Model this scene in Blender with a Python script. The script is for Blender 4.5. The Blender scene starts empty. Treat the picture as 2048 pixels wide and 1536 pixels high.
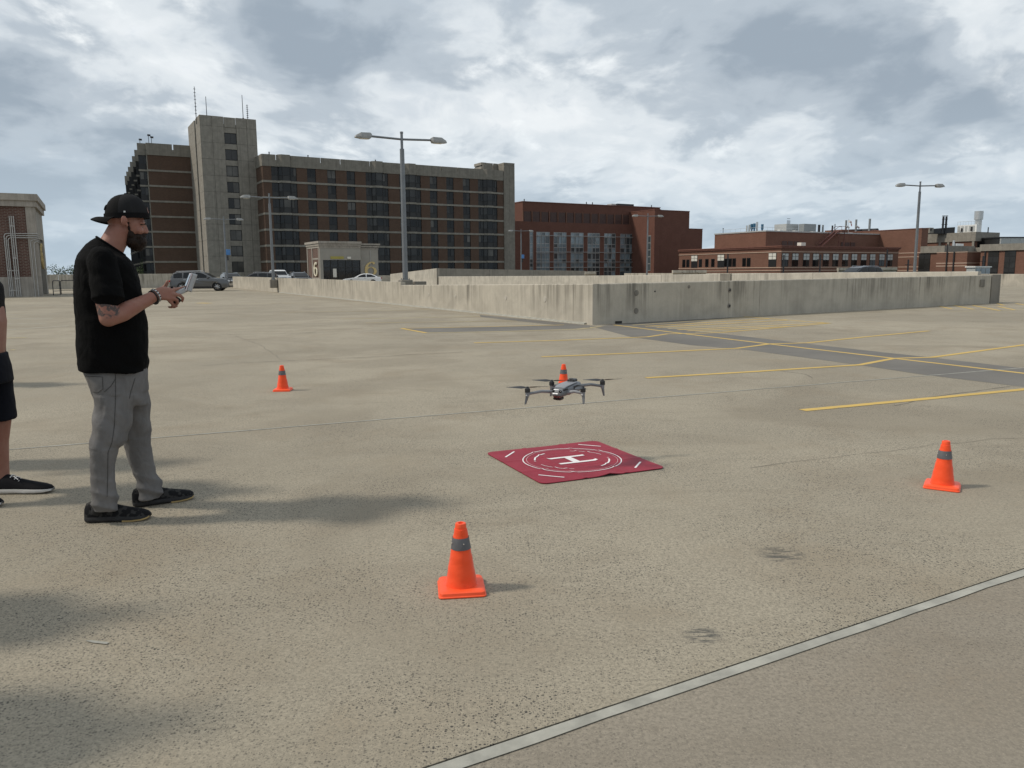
import bpy, bmesh, math, random
from mathutils import Vector, Matrix
import numpy as np
R = math.radians
random.seed(7)
SC = bpy.context.scene
COL = SC.collection

# ------------------------------------------------------------------ camera
FPX, CAM_H, PITCH, ROLL = 1538.0, 1.42, R(8.25), R(0.4)
FWD = Vector((0, math.cos(PITCH), -math.sin(PITCH)))
UP0 = Vector((0, math.sin(PITCH), math.cos(PITCH)))
RT0 = Vector((1, 0, 0))
RIGHT = RT0 * math.cos(ROLL) - UP0 * math.sin(ROLL)
UP = UP0 * math.cos(ROLL) + RT0 * math.sin(ROLL)
EYE = Vector((0, 0, CAM_H))
cam_data = bpy.data.cameras.new('camera')
cam_data.sensor_width = 36.0
cam_data.lens = FPX / 2048 * 36.0
cam_data.clip_start, cam_data.clip_end = 0.05, 5000
cam = bpy.data.objects.new('camera', cam_data)
COL.objects.link(cam)
M3 = Matrix((RIGHT, UP, -FWD)).transposed()
cam.matrix_world = Matrix.Translation(EYE) @ M3.to_4x4()
SC.camera = cam

def ray(x, y):
    return FWD + RIGHT * ((x - 1024) / FPX) - UP * ((y - 768) / FPX)
def gp(x, y, z=0.0):                       # surveyed point on a level plane
    d = ray(x, y); t = (z - CAM_H) / d.z
    return EYE + d * t
def at(x, y, Y):                           # surveyed point at distance Y
    d = ray(x, y)
    return EYE + d * (Y / d.y)

# ------------------------------------------------------------------ sky, sun, exposure
SUN_EL, SUN_AZ = R(46.0), R(184.0)         # direction TO the sun, azimuth measured from +X counter-clockwise
sun_dir = Vector((math.cos(SUN_EL) * math.cos(SUN_AZ), math.cos(SUN_EL) * math.sin(SUN_AZ), math.sin(SUN_EL)))
sd = bpy.data.lights.new('sun', 'SUN')
sd.energy = 1.9
sd.angle = R(6.0)
sd.color = (1.0, 0.915, 0.79)
so = bpy.data.objects.new('sun', sd)
so.rotation_euler = sun_dir.to_track_quat('Z', 'Y').to_euler()
so.location = sun_dir * 60
COL.objects.link(so)

W = bpy.data.worlds.new('World'); SC.world = W; W.use_nodes = True
SC.view_settings.view_transform = 'Standard'
SC.view_settings.look = 'None'
SC.view_settings.exposure = 0.42
SC.view_settings.gamma = 1.0
SC.view_settings.use_curve_mapping = False
SC.cycles.use_denoising = True
SC.cycles.max_bounces = 6

class NT:
    """small node-tree writer"""
    def __init__(s, tree): s.t = tree; s.n = tree.nodes; s.l = tree.links
    def put(s, sock, v):
        if hasattr(v, 'node') or isinstance(v, bpy.types.NodeSocket): s.l.new(v, sock)
        else:
            if isinstance(v, (tuple, list)) and sock.type == 'RGBA' and len(v) == 3: v = (*v, 1)
            sock.default_value = v
    def node(s, kind, ins=None, out=0, **props):
        n = s.n.new(kind)
        for k, v in props.items(): setattr(n, k, v)
        for k, v in (ins or {}).items(): s.put(n.inputs[k], v)
        return n.outputs[out]
    def math(s, op, a, b=0.0, c=None, clamp=False):
        i = {0: a, 1: b}
        if c is not None: i[2] = c
        return s.node('ShaderNodeMath', i, operation=op, use_clamp=clamp)
    def vmath(s, op, a, b=(0, 0, 0)):
        return s.node('ShaderNodeVectorMath', {0: a, 1: b}, operation=op)
    def noise(s, vec, scale, detail=4, rough=0.55, dist=0.0, out=0):
        return s.node('ShaderNodeTexNoise', {'Vector': vec, 'Scale': scale, 'Detail': detail, 'Roughness': rough, 'Distortion': dist}, out=out)
    def voronoi(s, vec, scale, out=0, feature='F1', rnd=1.0):
        return s.node('ShaderNodeTexVoronoi', {'Vector': vec, 'Scale': scale, 'Randomness': rnd}, out=out, feature=feature)
    def mapping(s, vec, scale=(1, 1, 1), rot=(0, 0, 0), loc=(0, 0, 0)):
        return s.node('ShaderNodeMapping', {'Vector': vec, 'Scale': scale, 'Rotation': rot, 'Location': loc})
    def ramp(s, fac, stops, interp='LINEAR'):
        n = s.n.new('ShaderNodeValToRGB'); n.color_ramp.interpolation = interp
        e = n.color_ramp.elements
        while len(e) < len(stops): e.new(0.5)
        for el, (p, c) in zip(e, stops):
            el.position = p
            el.color = (c, c, c, 1) if isinstance(c, (int, float)) else (*c, 1)
        s.put(n.inputs[0], fac)
        return n.outputs[0]
    def sstep(s, fac, a, b):
        n = s.n.new('ShaderNodeMapRange'); n.interpolation_type = 'SMOOTHSTEP'
        s.put(n.inputs[0], fac); n.inputs[1].default_value = a; n.inputs[2].default_value = b
        return n.outputs[0]
    def mix(s, fac, a, b, blend='MIX'):
        n = s.n.new('ShaderNodeMix'); n.data_type = 'RGBA'; n.blend_type = blend
        s.put(n.inputs[0], fac); s.put(n.inputs[6], a); s.put(n.inputs[7], b)
        return n.outputs[2]
    def pos(s): return s.node('ShaderNodeNewGeometry', out=0)
    def obj(s): return s.node('ShaderNodeTexCoord', out=3)
    def sep(s, v, i): return s.node('ShaderNodeSeparateXYZ', {0: v}, out=i)
    def bump(s, h, strength=0.3, dist=0.01):
        return s.node('ShaderNodeBump', {'Height': h, 'Strength': strength, 'Distance': dist})

def build_sky():
    W.node_tree.nodes.clear()
    k = NT(W.node_tree)
    sky = k.n.new('ShaderNodeTexSky'); sky.sky_type = 'NISHITA'; sky.sun_disc = False
    sky.sun_elevation = SUN_EL; sky.sun_rotation = R(90) - SUN_AZ
    sky.air_density = 1.3; sky.dust_density = 2.5; sky.ozone_density = 1.5
    d = k.node('ShaderNodeTexCoord', out=0)
    z = k.math('MAXIMUM', k.sep(d, 2), 0.0)
    inv = k.math('DIVIDE', 1.0, k.math('ADD', z, 0.26))
    p = k.node('ShaderNodeCombineXYZ', {0: k.math('MULTIPLY', k.sep(d, 0), inv), 1: k.math('MULTIPLY', k.sep(d, 1), inv), 2: 0.0})
    p = k.mapping(p, rot=(0, 0, R(-14)), loc=(SKY_OFF[0], SKY_OFF[1], 0), scale=(1.0, 0.85, 1))
    wob = k.noise(p, 1.6, 3, 0.5, out=1)
    pw = k.vmath('ADD', p, k.node('ShaderNodeVectorMath', {0: k.vmath('SUBTRACT', wob, (0.5, 0.5, 0.5)), 3: 0.32}, operation='SCALE'))
    big = k.noise(pw, 1.15, 5, 0.50)           # thick grey decks
    mid = k.noise(pw, 3.0, 7, 0.55)            # rolls and edges
    fine = k.noise(pw, 7.5, 6, 0.58)
    thick = k.math('ADD', k.math('MULTIPLY', big, 0.52), k.math('MULTIPLY', mid, 0.48))
    body = k.ramp(thick, [(0.39, (6.7, 6.95, 7.1)), (0.452, (5.6, 6.0, 6.3)), (0.510, (3.7, 4.2, 4.7)), (0.59, (2.55, 3.05, 3.6))], 'EASE')
    wisp = k.math('ADD', k.math('MULTIPLY', mid, 0.55), k.math('MULTIPLY', fine, 0.45))
    body = k.mix(k.math('MULTIPLY', k.math('MULTIPLY', k.sstep(wisp, 0.50, 0.66), 0.8), k.sstep(big, 0.55, 0.44)), body, (7.9, 8.15, 8.2))
    body = k.mix(k.math('MULTIPLY', k.sstep(wisp, 0.49, 0.36), 0.45), body, (3.5, 4.1, 4.75))
    # thin veil towards the horizon where the cloud sheet is seen edge on
    hz = k.sstep(z, 0.22, 0.0)
    body = k.mix(k.math('MULTIPLY', hz, 0.68), body, (3.9, 4.75, 5.45))
    # gaps: the clear sky behind shows through the thinnest parts
    gap = k.math('MULTIPLY', k.math('MULTIPLY', k.sstep(thick, 0.44, 0.34), 0.35), k.sstep(z, 0.12, 0.30))
    col = k.mix(gap, body, sky.outputs[0])
    bg = k.node('ShaderNodeBackground', {'Color': col, 'Strength': 0.1})
    out = k.n.new('ShaderNodeOutputWorld'); k.l.new(bg, out.inputs[0])
SKY_OFF = (9.3, 8.8)
build_sky()

# ------------------------------------------------------------------ object helpers
def tag(o, label=None, cat=None, group=None, kind=None):
    if label: o['label'] = label
    if cat: o['category'] = cat
    if group: o['group'] = group
    if kind: o['kind'] = kind
    return o
def empty(name, loc=(0, 0, 0), rz=0.0, label=None, cat=None, group=None, kind=None):
    o = bpy.data.objects.new(name, None); COL.objects.link(o)
    o.location = loc; o.rotation_euler = (0, 0, rz); o.empty_display_size = 0.1
    return tag(o, label, cat, group, kind)
def link(name, me, mats, parent=None, loc=None, rot=None):
    o = bpy.data.objects.new(name, me); COL.objects.link(o)
    if mats is not None and not me.materials:
        for m in (mats if isinstance(mats, (list, tuple)) else [mats]): me.materials.append(m)
    if parent: o.parent = parent
    if loc is not None: o.location = loc
    if rot is not None: o.rotation_euler = rot
    return o
def copy_tree(o, parent=None):
    c = o.copy(); COL.objects.link(c); c.parent = parent
    for ch in list(o.children): copy_tree(ch, c)
    return c

class MB:
    """collects shapes, builds ONE mesh"""
    def __init__(s): s.v = []; s.f = []; s.m = []; s.mi = 0
    def add(s, vs, fs):
        b = len(s.v); s.v += [tuple(v) for v in vs]
        for f in fs: s.f.append(tuple(i + b for i in f)); s.m.append(s.mi)
        return s
    def hexa(s, p):                         # 8 points: bottom 0-3 ccw, top 4-7
        return s.add(p, [(3, 2, 1, 0), (4, 5, 6, 7), (0, 1, 5, 4), (1, 2, 6, 5), (2, 3, 7, 6), (3, 0, 4, 7)])
    def box(s, x0, x1, y0, y1, z0, z1):
        return s.hexa([(x0, y0, z0), (x1, y0, z0), (x1, y1, z0), (x0, y1, z0), (x0, y0, z1), (x1, y0, z1), (x1, y1, z1), (x0, y1, z1)])
    def cbox(s, c, sz, rz=0.0, bev=0.0):
        hx, hy, hz = sz[0] / 2, sz[1] / 2, sz[2] / 2
        ca, sa = math.cos(rz), math.sin(rz)
        if bev <= 0:
            pts = [(-hx, -hy, -hz), (hx, -hy, -hz), (hx, hy, -hz), (-hx, hy, -hz), (-hx, -hy, hz), (hx, -hy, hz), (hx, hy, hz), (-hx, hy, hz)]
            return s.hexa([(c[0] + x * ca - y * sa, c[1] + x * sa + y * ca, c[2] + z) for x, y, z in pts])
        rings = []
        for z, q in ((-hz, bev), (-hz + bev, 0), (hz - bev, 0), (hz, bev)):
            ring = []
            for sx, sy in ((-1, -1), (1, -1), (1, 1), (-1, 1)):
                a = (sx * (hx - q), sy * (hy - q - bev)); b = (sx * (hx - q - bev), sy * (hy - q))
                ring += [a, b] if sx * sy < 0 else [a, b]
            ring = [(-hx + q + bev, -hy + q), (hx - q - bev, -hy + q), (hx - q, -hy + q + bev), (hx - q, hy - q - bev), (hx - q - bev, hy - q), (-hx + q + bev, hy - q), (-hx + q, hy - q - bev), (-hx + q, -hy + q + bev)]
            rings.append([(c[0] + x * ca - y * sa, c[1] + x * sa + y * ca, c[2] + z) for x, y in ring])
        return s.loft(rings)
    def loft(s, rings, caps=True, closed=True):
        n = len(rings[0]); vs = [p for r in rings for p in r]; fs = []
        for i in range(len(rings) - 1):
            for j in range(n if closed else n - 1):
                k = (j + 1) % n
                fs.append((i * n + j, i * n + k, (i + 1) * n + k, (i + 1) * n + j))
        if caps:
            fs.append(tuple(range(n - 1, -1, -1))); fs.append(tuple(range((len(rings) - 1) * n, len(rings) * n)))
        return s.add(vs, fs)
    def tube(s, pts, rad, n=8, caps=True):
        pts = [Vector(p) for p in pts]
        if not isinstance(rad, (list, tuple)): rad = [rad] * len(pts)
        rings = []; prev = None
        for i, p in enumerate(pts):
            a = pts[max(i - 1, 0)]; b = pts[min(i + 1, len(pts) - 1)]
            t = (b - a).normalized()
            if prev is None:
                ref = Vector((0, 0, 1)) if abs(t.z) < 0.9 else Vector((1, 0, 0))
                u = t.cross(ref).normalized()
            else:
                u = (prev - t * prev.dot(t)).normalized()
            prev = u; w = t.cross(u)
            rings.append([p + u * (rad[i] * math.cos(q)) + w * (rad[i] * math.sin(q)) for q in [2 * math.pi * j / n for j in range(n)]])
        return s.loft(rings, caps)
    def prism(s, poly, z0, z1):             # poly: list of (x, y) ccw
        return s.loft([[(x, y, z0) for x, y in poly], [(x, y, z1) for x, y in poly]])
    def sheet(s, pts): return s.add(pts, [tuple(range(len(pts)))])
    def ellip(s, c, r, nu=16, nv=10, m=None):
        rings = []
        for i in range(1, nv):
            a = math.pi * i / nv
            rings.append([(r[0] * math.sin(a) * math.cos(b), r[1] * math.sin(a) * math.sin(b), -r[2] * math.cos(a)) for b in [2 * math.pi * j / nu for j in range(nu)]])
        vs = [p for g in rings for p in g] + [(0, 0, -r[2]), (0, 0, r[2])]
        n = nu; fs = []
        for i in range(nv - 2):
            for j in range(n):
                k = (j + 1) % n; fs.append((i * n + j, i * n + k, (i + 1) * n + k, (i + 1) * n + j))
        B, T = len(vs) - 2, len(vs) - 1
        for j in range(n):
            k = (j + 1) % n; fs.append((B, k, j)); fs.append((T, (nv - 2) * n + j, (nv - 2) * n + k))
        out = []
        for v in vs:
            v = Vector(v)
            if m is not None: v = m @ v
            out.append(v + Vector(c))
        return s.add(out, fs)
    def mesh(s, name, smooth=None):
        me = bpy.data.meshes.new(name); me.from_pydata(s.v, [], s.f); 
        for p, i in zip(me.polygons, s.m): p.material_index = i
        me.validate(); me.update()
        if smooth is not None:
            for p in me.polygons: p.use_smooth = True
            me.set_sharp_from_angle(angle=R(smooth))
        return me
    def build(s, name, mats, parent=None, smooth=None, loc=None, rot=None):
        return link(name, s.mesh(name, smooth), mats, parent, loc, rot)

# ------------------------------------------------------------------ materials
MATS = {}
def newmat(name):
    m = bpy.data.materials.new(name); m.use_nodes = True
    MATS[name] = m
    k = NT(m.node_tree); b = m.node_tree.nodes['Principled BSDF']
    return m, k, b
def put(k, b, **kw):
    names = dict(col='Base Color', rough='Roughness', metal='Metallic', normal='Normal', spec='Specular IOR Level', trans='Transmission Weight', ior='IOR', coat='Coat Weight', coatr='Coat Roughness', alpha='Alpha', sheen='Sheen Weight', sss='Subsurface Weight')
    for a, v in kw.items(): k.put(b.inputs[names[a]], v)
def plain(name, col, rough=0.5, metal=0.0, var=0.12, scale=6.0, bump=0.0, bscale=40.0, spec=0.5, coat=0.0):
    """one paint, plastic or metal with slight wear: colour mottling, roughness mottling, optional fine relief"""
    m, k, b = newmat(name); v = k.obj()
    n = k.noise(v, scale, 6, 0.6)
    lo = tuple(c * (1 - var) for c in col); hi = tuple(min(1, c * (1 + var)) for c in col)
    put(k, b, col=k.ramp(n, [(0.3, lo), (0.7, hi)]), rough=k.ramp(k.noise(v, scale * 2.3, 4), [(0.3, max(0.03, rough - 0.07)), (0.7, min(1, rough + 0.07))]), metal=metal, spec=spec, coat=coat)
    if bump: put(k, b, normal=k.bump(k.noise(v, bscale, 5, 0.6), bump, 0.01))
    return m

def slab_mat(name, base, speck=1.0, brown=0.0, groove=0.2, rot=0.5):
    m, k, b = newmat(name); p = k.pos()
    big = k.noise(p, 0.16, 6, 0.55, 0.6); med = k.noise(p, 0.9, 6, 0.62, 0.5); sm = k.noise(p, 5.0, 6, 0.62); fine = k.noise(p, 62.0, 4, 0.7)
    c = k.mix(k.sstep(big, 0.34, 0.66), tuple(x * 0.80 for x in base), tuple(x * 1.08 for x in base))
    c = k.mix(k.math('MULTIPLY', k.sstep(med, 0.47, 0.70), 0.62), c, (base[0] * 0.72, base[1] * 0.66, base[2] * 0.60))
    c = k.mix(k.math('MULTIPLY', k.sstep(sm, 0.52, 0.75), 0.30), c, (base[0] * 0.70, base[1] * 0.64, base[2] * 0.58))
    # long tyre and drainage streaks
    st = k.noise(k.mapping(p, rot=(0, 0, -rot), scale=(0.14, 1.5, 1)), 1.1, 6, 0.6, 0.3)
    c = k.mix(k.math('MULTIPLY', k.sstep(st, 0.55, 0.74), 0.26), c, (base[0] * 0.66, base[1] * 0.66, base[2] * 0.66))
    so1 = k.noise(p, 0.42, 5, 0.55, 0.9)
    c = k.mix(k.math('MULTIPLY', k.sstep(so1, 0.48, 0.64), 0.50), c, (base[0] * 0.60, base[1] * 0.575, base[2] * 0.55))
    so2 = k.noise(k.mapping(p, rot=(0, 0, R(-70)), scale=(0.5, 1.6, 1)), 1.3, 6, 0.62, 1.2)
    c = k.mix(k.math('MULTIPLY', k.sstep(so2, 0.54, 0.70), 0.35), c, (base[0] * 0.62, base[1] * 0.60, base[2] * 0.58))
    # small brown spills
    br = k.noise(p, 2.4, 7, 0.7, 0.8)
    c = k.mix(k.math('MULTIPLY', k.sstep(br, 0.60, 0.72), 0.35 + brown), c, (0.13, 0.095, 0.065))
    # sand and aggregate
    c = k.mix(k.math('MULTIPLY', k.sstep(fine, 0.40, 0.62), 0.75), c, tuple(x * 0.60 for x in base))
    c = k.mix(k.math('MULTIPLY', k.sstep(k.noise(p, 24, 5, 0.7), 0.50, 0.68), 0.45), c, tuple(x * 0.62 for x in base))
    c = k.mix(k.math('MULTIPLY', k.sstep(k.noise(p, 120, 3, 0.7), 0.56, 0.68), 0.35), c, tuple(min(1, x * 1.45) for x in base))
    for sc, th, dens, st_ in ((70.0, 0.38, 0.48, 1.0), (36.0, 0.25, 0.84, 0.95), (140.0, 0.44, 0.40, 0.85)):
        d = k.voronoi(p, sc); rc = k.sep(k.voronoi(p, sc, out=1), 0)
        patch = k.sstep(k.noise(p, 0.8, 4, 0.6), 0.36, 0.60)
        dot = k.math('MULTIPLY', k.sstep(d, th, th * 0.45), k.sstep(rc, dens, dens + 0.02))
        dot = k.math('MULTIPLY', dot, k.math('ADD', 0.35, k.math('MULTIPLY', patch, 0.65)))
        c = k.mix(k.math('MULTIPLY', dot, st_ * speck), c, (0.050, 0.047, 0.043))
    # two rubber scuffs left by turning tyres
    for (x, y, r) in ((1.36, 3.72, 0.15), (0.74, 2.86, 0.10)):
        dd = k.node('ShaderNodeVectorMath', {0: p, 1: (x, y, 0)}, out=1, operation='DISTANCE')
        ang = k.noise(k.mapping(p, rot=(0, 0, R(25)), scale=(7, 46, 1)), 1.0, 4, 0.6, 0.8)
        msk = k.math('MULTIPLY', k.sstep(dd, r, r * 0.35), k.sstep(ang, 0.45, 0.56))
        c = k.mix(k.math('MULTIPLY', msk, 0.75), c, (0.055, 0.058, 0.058))
    g = k.noise(k.mapping(p, rot=(0, 0, -rot - 0.25), scale=(4, 150, 1)), 1.0, 3, 0.6)
    h = k.math('ADD', k.math('MULTIPLY', fine, 0.6), k.math('MULTIPLY', g, groove))
    put(k, b, col=c, rough=0.9, spec=0.25, normal=k.bump(h, 0.35, 0.006))
    return m
C_DECK = (0.372, 0.330, 0.254)
slab_mat('deck_concrete', C_DECK, 1.0, 0.0)
slab_mat('deck_concrete_far', (0.378, 0.335, 0.258), 0.75, 0.0)
slab_mat('deck_concrete_near', (0.322, 0.284, 0.226), 0.45, 0.25, 1.0)

def conc_wall(name, base, streak=1.0, zs=1.0, panels=0.0):
    """cast concrete: vertical rain streaks running down from the top edge, pitting and blotches"""
    m, k, b = newmat(name); p = k.pos()
    s1 = k.noise(k.mapping(p, scale=(2.6, 2.6, 0.16 * zs)), 1.6, 7, 0.68, 0.15)
    s2 = k.noise(k.mapping(p, scale=(7.0, 7.0, 0.30 * zs)), 1.3, 5, 0.65, 0.1)
    bl = k.noise(p, 1.3, 6, 0.6, 0.4); fine = k.noise(p, 34, 5, 0.65)
    if zs == 1.0:
        run = k.math('MULTIPLY', k.sstep(k.math('ADD', k.sep(p, 2), k.math('MULTIPLY', k.noise(k.mapping(p, scale=(1, 1, 0)), 1.7, 4), 1.1)), 0.75, 1.55), k.sstep(k.noise(k.mapping(p, scale=(1, 1, 0.1)), 0.33, 3), 0.38, 0.56))
        run = k.math('ADD', 0.15, run)
    else: run = 1.0
    c = k.mix(k.sstep(bl, 0.3, 0.7), tuple(x * 0.84 for x in base), tuple(x * 1.1 for x in base))
    c = k.mix(k.math('MULTIPLY', k.math('MULTIPLY', k.sstep(s1, 0.46, 0.66), 0.85 * streak), run), c, tuple(x * 0.42 for x in base))
    c = k.mix(k.math('MULTIPLY', k.math('MULTIPLY', k.sstep(s2, 0.50, 0.66), 0.6 * streak), run), c, tuple(x * 0.42 for x in base))
    c = k.mix(k.math('MULTIPLY', k.sstep(s2, 0.44, 0.30), 0.35 * streak), c, tuple(min(0.8, x * 1.35) for x in base))
    c = k.mix(k.math('MULTIPLY', k.sstep(fine, 0.45, 0.7), 0.25), c, tuple(x * 0.7 for x in base))
    put(k, b, col=c, rough=0.88, spec=0.3, normal=k.bump(k.math('ADD', fine, k.math('MULTIPLY', bl, 0.6)), 0.25, 0.01))
    return m
conc_wall('wall_concrete', (0.43, 0.395, 0.33), 1.0)
conc_wall('wall_concrete_clean', (0.46, 0.43, 0.37), 0.55)
conc_wall('precast', (0.225, 0.207, 0.176), 0.35, 0.4)
conc_wall('precast_light', (0.26, 0.24, 0.205), 0.3, 0.4)
conc_wall('stair_concrete', (0.34, 0.31, 0.27), 0.45, 0.6)

def brick_mat(name, c1, c2, mortar, bw=0.30, bh=0.10, ang=R(30.5), ms=0.012):
    m, k, b = newmat(name); p = k.pos()
    q = k.mapping(p, rot=(0, 0, -ang))
    u = k.math('ADD', k.sep(q, 0), k.sep(q, 1)); z = k.sep(p, 2)
    v = k.node('ShaderNodeCombineXYZ', {0: u, 1: z, 2: 0.0})
    n = k.node('ShaderNodeTexBrick', {'Vector': v, 'Color1': (*c1, 1), 'Color2': (*c2, 1), 'Mortar': (*mortar, 1), 'Scale': 1.0, 'Mortar Size': ms, 'Brick Width': bw, 'Row Height': bh, 'Bias': 0.0})
    fac = n.node.outputs[1]
    bl = k.noise(p, 0.5, 6, 0.6); 
    c = k.mix(k.math('MULTIPLY', k.sstep(bl, 0.35, 0.7), 0.35), n, tuple(x * 0.62 for x in c1))
    st = k.noise(k.mapping(p, scale=(1.4, 1.4, 0.1)), 1.2, 5, 0.6)
    c = k.mix(k.math('MULTIPLY', k.sstep(st, 0.55, 0.75), 0.3), c, tuple(x * 0.55 for x in c1))
    put(k, b, col=c, rough=0.88, spec=0.3, normal=k.bump(k.math('SUBTRACT', 1.0, fac), 0.5, 0.012))
    return m
brick_mat('brick_brown', (0.118, 0.068, 0.046), (0.090, 0.053, 0.037), (0.10, 0.078, 0.062), 0.3, 0.1)
brick_mat('brick_red', (0.158, 0.068, 0.048), (0.128, 0.055, 0.040), (0.12, 0.068, 0.052), 0.4, 0.12)
brick_mat('brick_red_light', (0.195, 0.096, 0.066), (0.160, 0.078, 0.054), (0.16, 0.10, 0.076), 0.4, 0.12)
brick_mat('brick_stair', (0.120, 0.056, 0.043), (0.090, 0.042, 0.033), (0.19, 0.155, 0.13), 0.30, 0.105, ms=0.02)

def glass_mat(name, col, rough=0.06, spec=0.5):
    m, k, b = newmat(name); p = k.pos()
    n = k.noise(p, 0.35, 3, 0.5)
    put(k, b, col=k.ramp(n, [(0.3, tuple(x * 0.6 for x in col)), (0.7, tuple(x * 1.4 for x in col))]), rough=rough, spec=spec, normal=k.bump(k.noise(p, 0.9, 2), 0.05, 0.05))
    return m
glass_mat('glass_dark', (0.009, 0.0095, 0.010), 0.06, 0.35)
glass_mat('glass_shade', (0.032, 0.032, 0.031), 0.1, 0.35)
glass_mat('glass_blind', (0.095, 0.09, 0.082), 0.15, 0.3)
glass_mat('glass_blue', (0.16, 0.20, 0.225), 0.06, 0.9)
glass_mat('glass_blue_dark', (0.05, 0.06, 0.065), 0.06, 0.8)
glass_mat('glass_car', (0.008, 0.009, 0.010), 0.03, 0.4)
plain('frame_black', (0.010, 0.010, 0.011), 0.5)
plain('spandrel', (0.020, 0.020, 0.020), 0.45)
plain('mullion', (0.34, 0.34, 0.33), 0.4, 0.4)
plain('pole_grey', (0.185, 0.195, 0.205), 0.45, 0.55, 0.08, 3.0)
plain('lamp_head', (0.30, 0.30, 0.29), 0.5, 0.3)
plain('lamp_lens', (0.62, 0.60, 0.55), 0.25)
plain('metal_dark', (0.045, 0.045, 0.048), 0.45, 0.6)
plain('metal_light', (0.55, 0.56, 0.56), 0.4, 0.7)
plain('conduit', (0.42, 0.41, 0.39), 0.45, 0.5)
plain('duct_blue', (0.03, 0.11, 0.19), 0.5)
plain('blue_sign', (0.06, 0.19, 0.44), 0.4)
plain('box_white', (0.72, 0.72, 0.70), 0.5)
plain('clad_grey', (0.235, 0.25, 0.255), 0.5, 0.2)
plain('clad_light', (0.42, 0.43, 0.42), 0.5, 0.2)
plain('steel_red', (0.10, 0.035, 0.03), 0.6)
plain('roof_membrane', (0.38, 0.38, 0.36), 0.85)
plain('gold', (0.58, 0.44, 0.20), 0.45, 0.3, 0.1)
plain('cream', (0.72, 0.67, 0.53), 0.55)
plain('sign_yellow', (0.34, 0.29, 0.06), 0.6)
plain('paper', (0.62, 0.60, 0.54), 0.7)
plain('sock_white', (0.75, 0.72, 0.70), 0.8)
plain('sock_red', (0.45, 0.10, 0.08), 0.8)
plain('stair_render', (0.285, 0.268, 0.235), 0.85, 0, 0.1, 0.6)
# ------------------------------------------------------------------ ground far below and the roof deck
def paint_mat(name, col, wear=0.5):
    m, k, b = newmat(name); p = k.pos()
    n = k.noise(p, 9, 8, 0.72); f = k.noise(p, 70, 4, 0.7)
    w = k.math('ADD', k.math('MULTIPLY', n, 0.6), k.math('MULTIPLY', f, 0.4))
    c = k.mix(k.sstep(k.noise(p, 1.1, 4), 0.3, 0.7), col, tuple(x * 0.86 for x in col))
    c = k.mix(k.sstep(w, 0.66 - 0.2 * wear, 0.72 - 0.12 * wear), c, tuple(x * 0.85 for x in C_DECK))
    put(k, b, col=c, rough=0.75, spec=0.3)
    return m
paint_mat('paint_yellow', (0.60, 0.41, 0.115), 0.55)
paint_mat('paint_yellow_worn', (0.52, 0.42, 0.22), 0.85)
paint_mat('paint_white_worn', (0.52, 0.49, 0.42), 0.9)
def asphalt():
    m, k, b = newmat('asphalt_coat'); p = k.pos()
    big = k.noise(p, 0.5, 6, 0.6, 0.5); fine = k.noise(p, 60, 4, 0.7); st = k.noise(k.mapping(p, rot=(0, 0, R(66)), scale=(0.2, 2.2, 1)), 1.4, 6, 0.65)
    c = k.mix(k.sstep(big, 0.3, 0.7), (0.135, 0.127, 0.115), (0.18, 0.168, 0.148))
    c = k.mix(k.math('MULTIPLY', k.sstep(st, 0.58, 0.72), 0.4), c, (0.22, 0.21, 0.19))
    c = k.mix(k.math('MULTIPLY', k.sstep(fine, 0.5, 0.7), 0.4), c, (0.085, 0.083, 0.08))
    put(k, b, col=c, rough=0.85, spec=0.3, normal=k.bump(fine, 0.3, 0.005))
asphalt()
plain('joint_sealant', (0.32, 0.312, 0.27), 0.7, 0, 0.26, 7.0, 0.3, 30)
plain('joint_gap', (0.035, 0.033, 0.03), 0.9)
plain('crack_dark', (0.15, 0.135, 0.11), 0.95)
def land():
    m, k, b = newmat('lawn_ground'); p = k.pos()
    c = k.mix(k.sstep(k.noise(p, 0.02, 5), 0.42, 0.58), (0.06, 0.085, 0.035), (0.12, 0.12, 0.115))
    put(k, b, col=c, rough=0.95)
land()
GZ = -16.0
g = MB().sheet([(-2500, -2500, GZ), (2500, -2500, GZ), (2500, 2500, GZ), (-2500, 2500, GZ)]).build('ground', MATS['lawn_ground'])
tag(g, 'ground far below the roof deck', kind='structure')

def clip(poly, p, n):                       # keep the side where (q-p).n >= 0
    out = []
    for i in range(len(poly)):
        a, b = Vector(poly[i]), Vector(poly[(i + 1) % len(poly)])
        da, db = (a - p).dot(n), (b - p).dot(n)
        if da >= 0: out.append(a)
        if da * db < 0: out.append(a + (b - a) * (da / (da - db)))
    return [tuple(v) for v in out]
JN_P, JN_D = Vector((-0.26, 2.047)), Vector((math.cos(R(28.45)), math.sin(R(28.45))))
JB_P, JB_D = Vector((-4.228, 6.205)), Vector((math.cos(R(22.75)), math.sin(R(22.75))))
JN_N, JB_N = Vector((-JN_D.y, JN_D.x)), Vector((-JB_D.y, JB_D.x))
deck = empty('parking_deck'); tag(deck, 'wide weathered concrete roof deck of the parking garage', kind='structure')
DZ = -0.3
outer = [(-90, -32), (70, -32), (70, 20), (56.7, 33), (14, 116.5), (8, 135), (-44, 104.4), (-36.9, 89.1), (-61.9, 74.4), (-90, 58)]
far = [(-90, -29.9), (46.4, 27.4), (56.7, 33), (14, 116.5), (8, 135), (-44, 104.4), (-36.9, 89.1), (-61.9, 74.4), (-90, 58)]
box = [(-90, -32), (70, -32), (70, 60), (-90, 60)]
mid = clip(clip(box, JN_P + JN_N * 0.006, JN_N), JB_P - JB_N * 0.005, -JB_N)
near = clip([(-90, -32), (56, -32), (56, 60), (-90, 60)], JN_P - JN_N * 0.034, -JN_N)
farp = clip(far, JB_P + JB_N * 0.005, JB_N)
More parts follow.
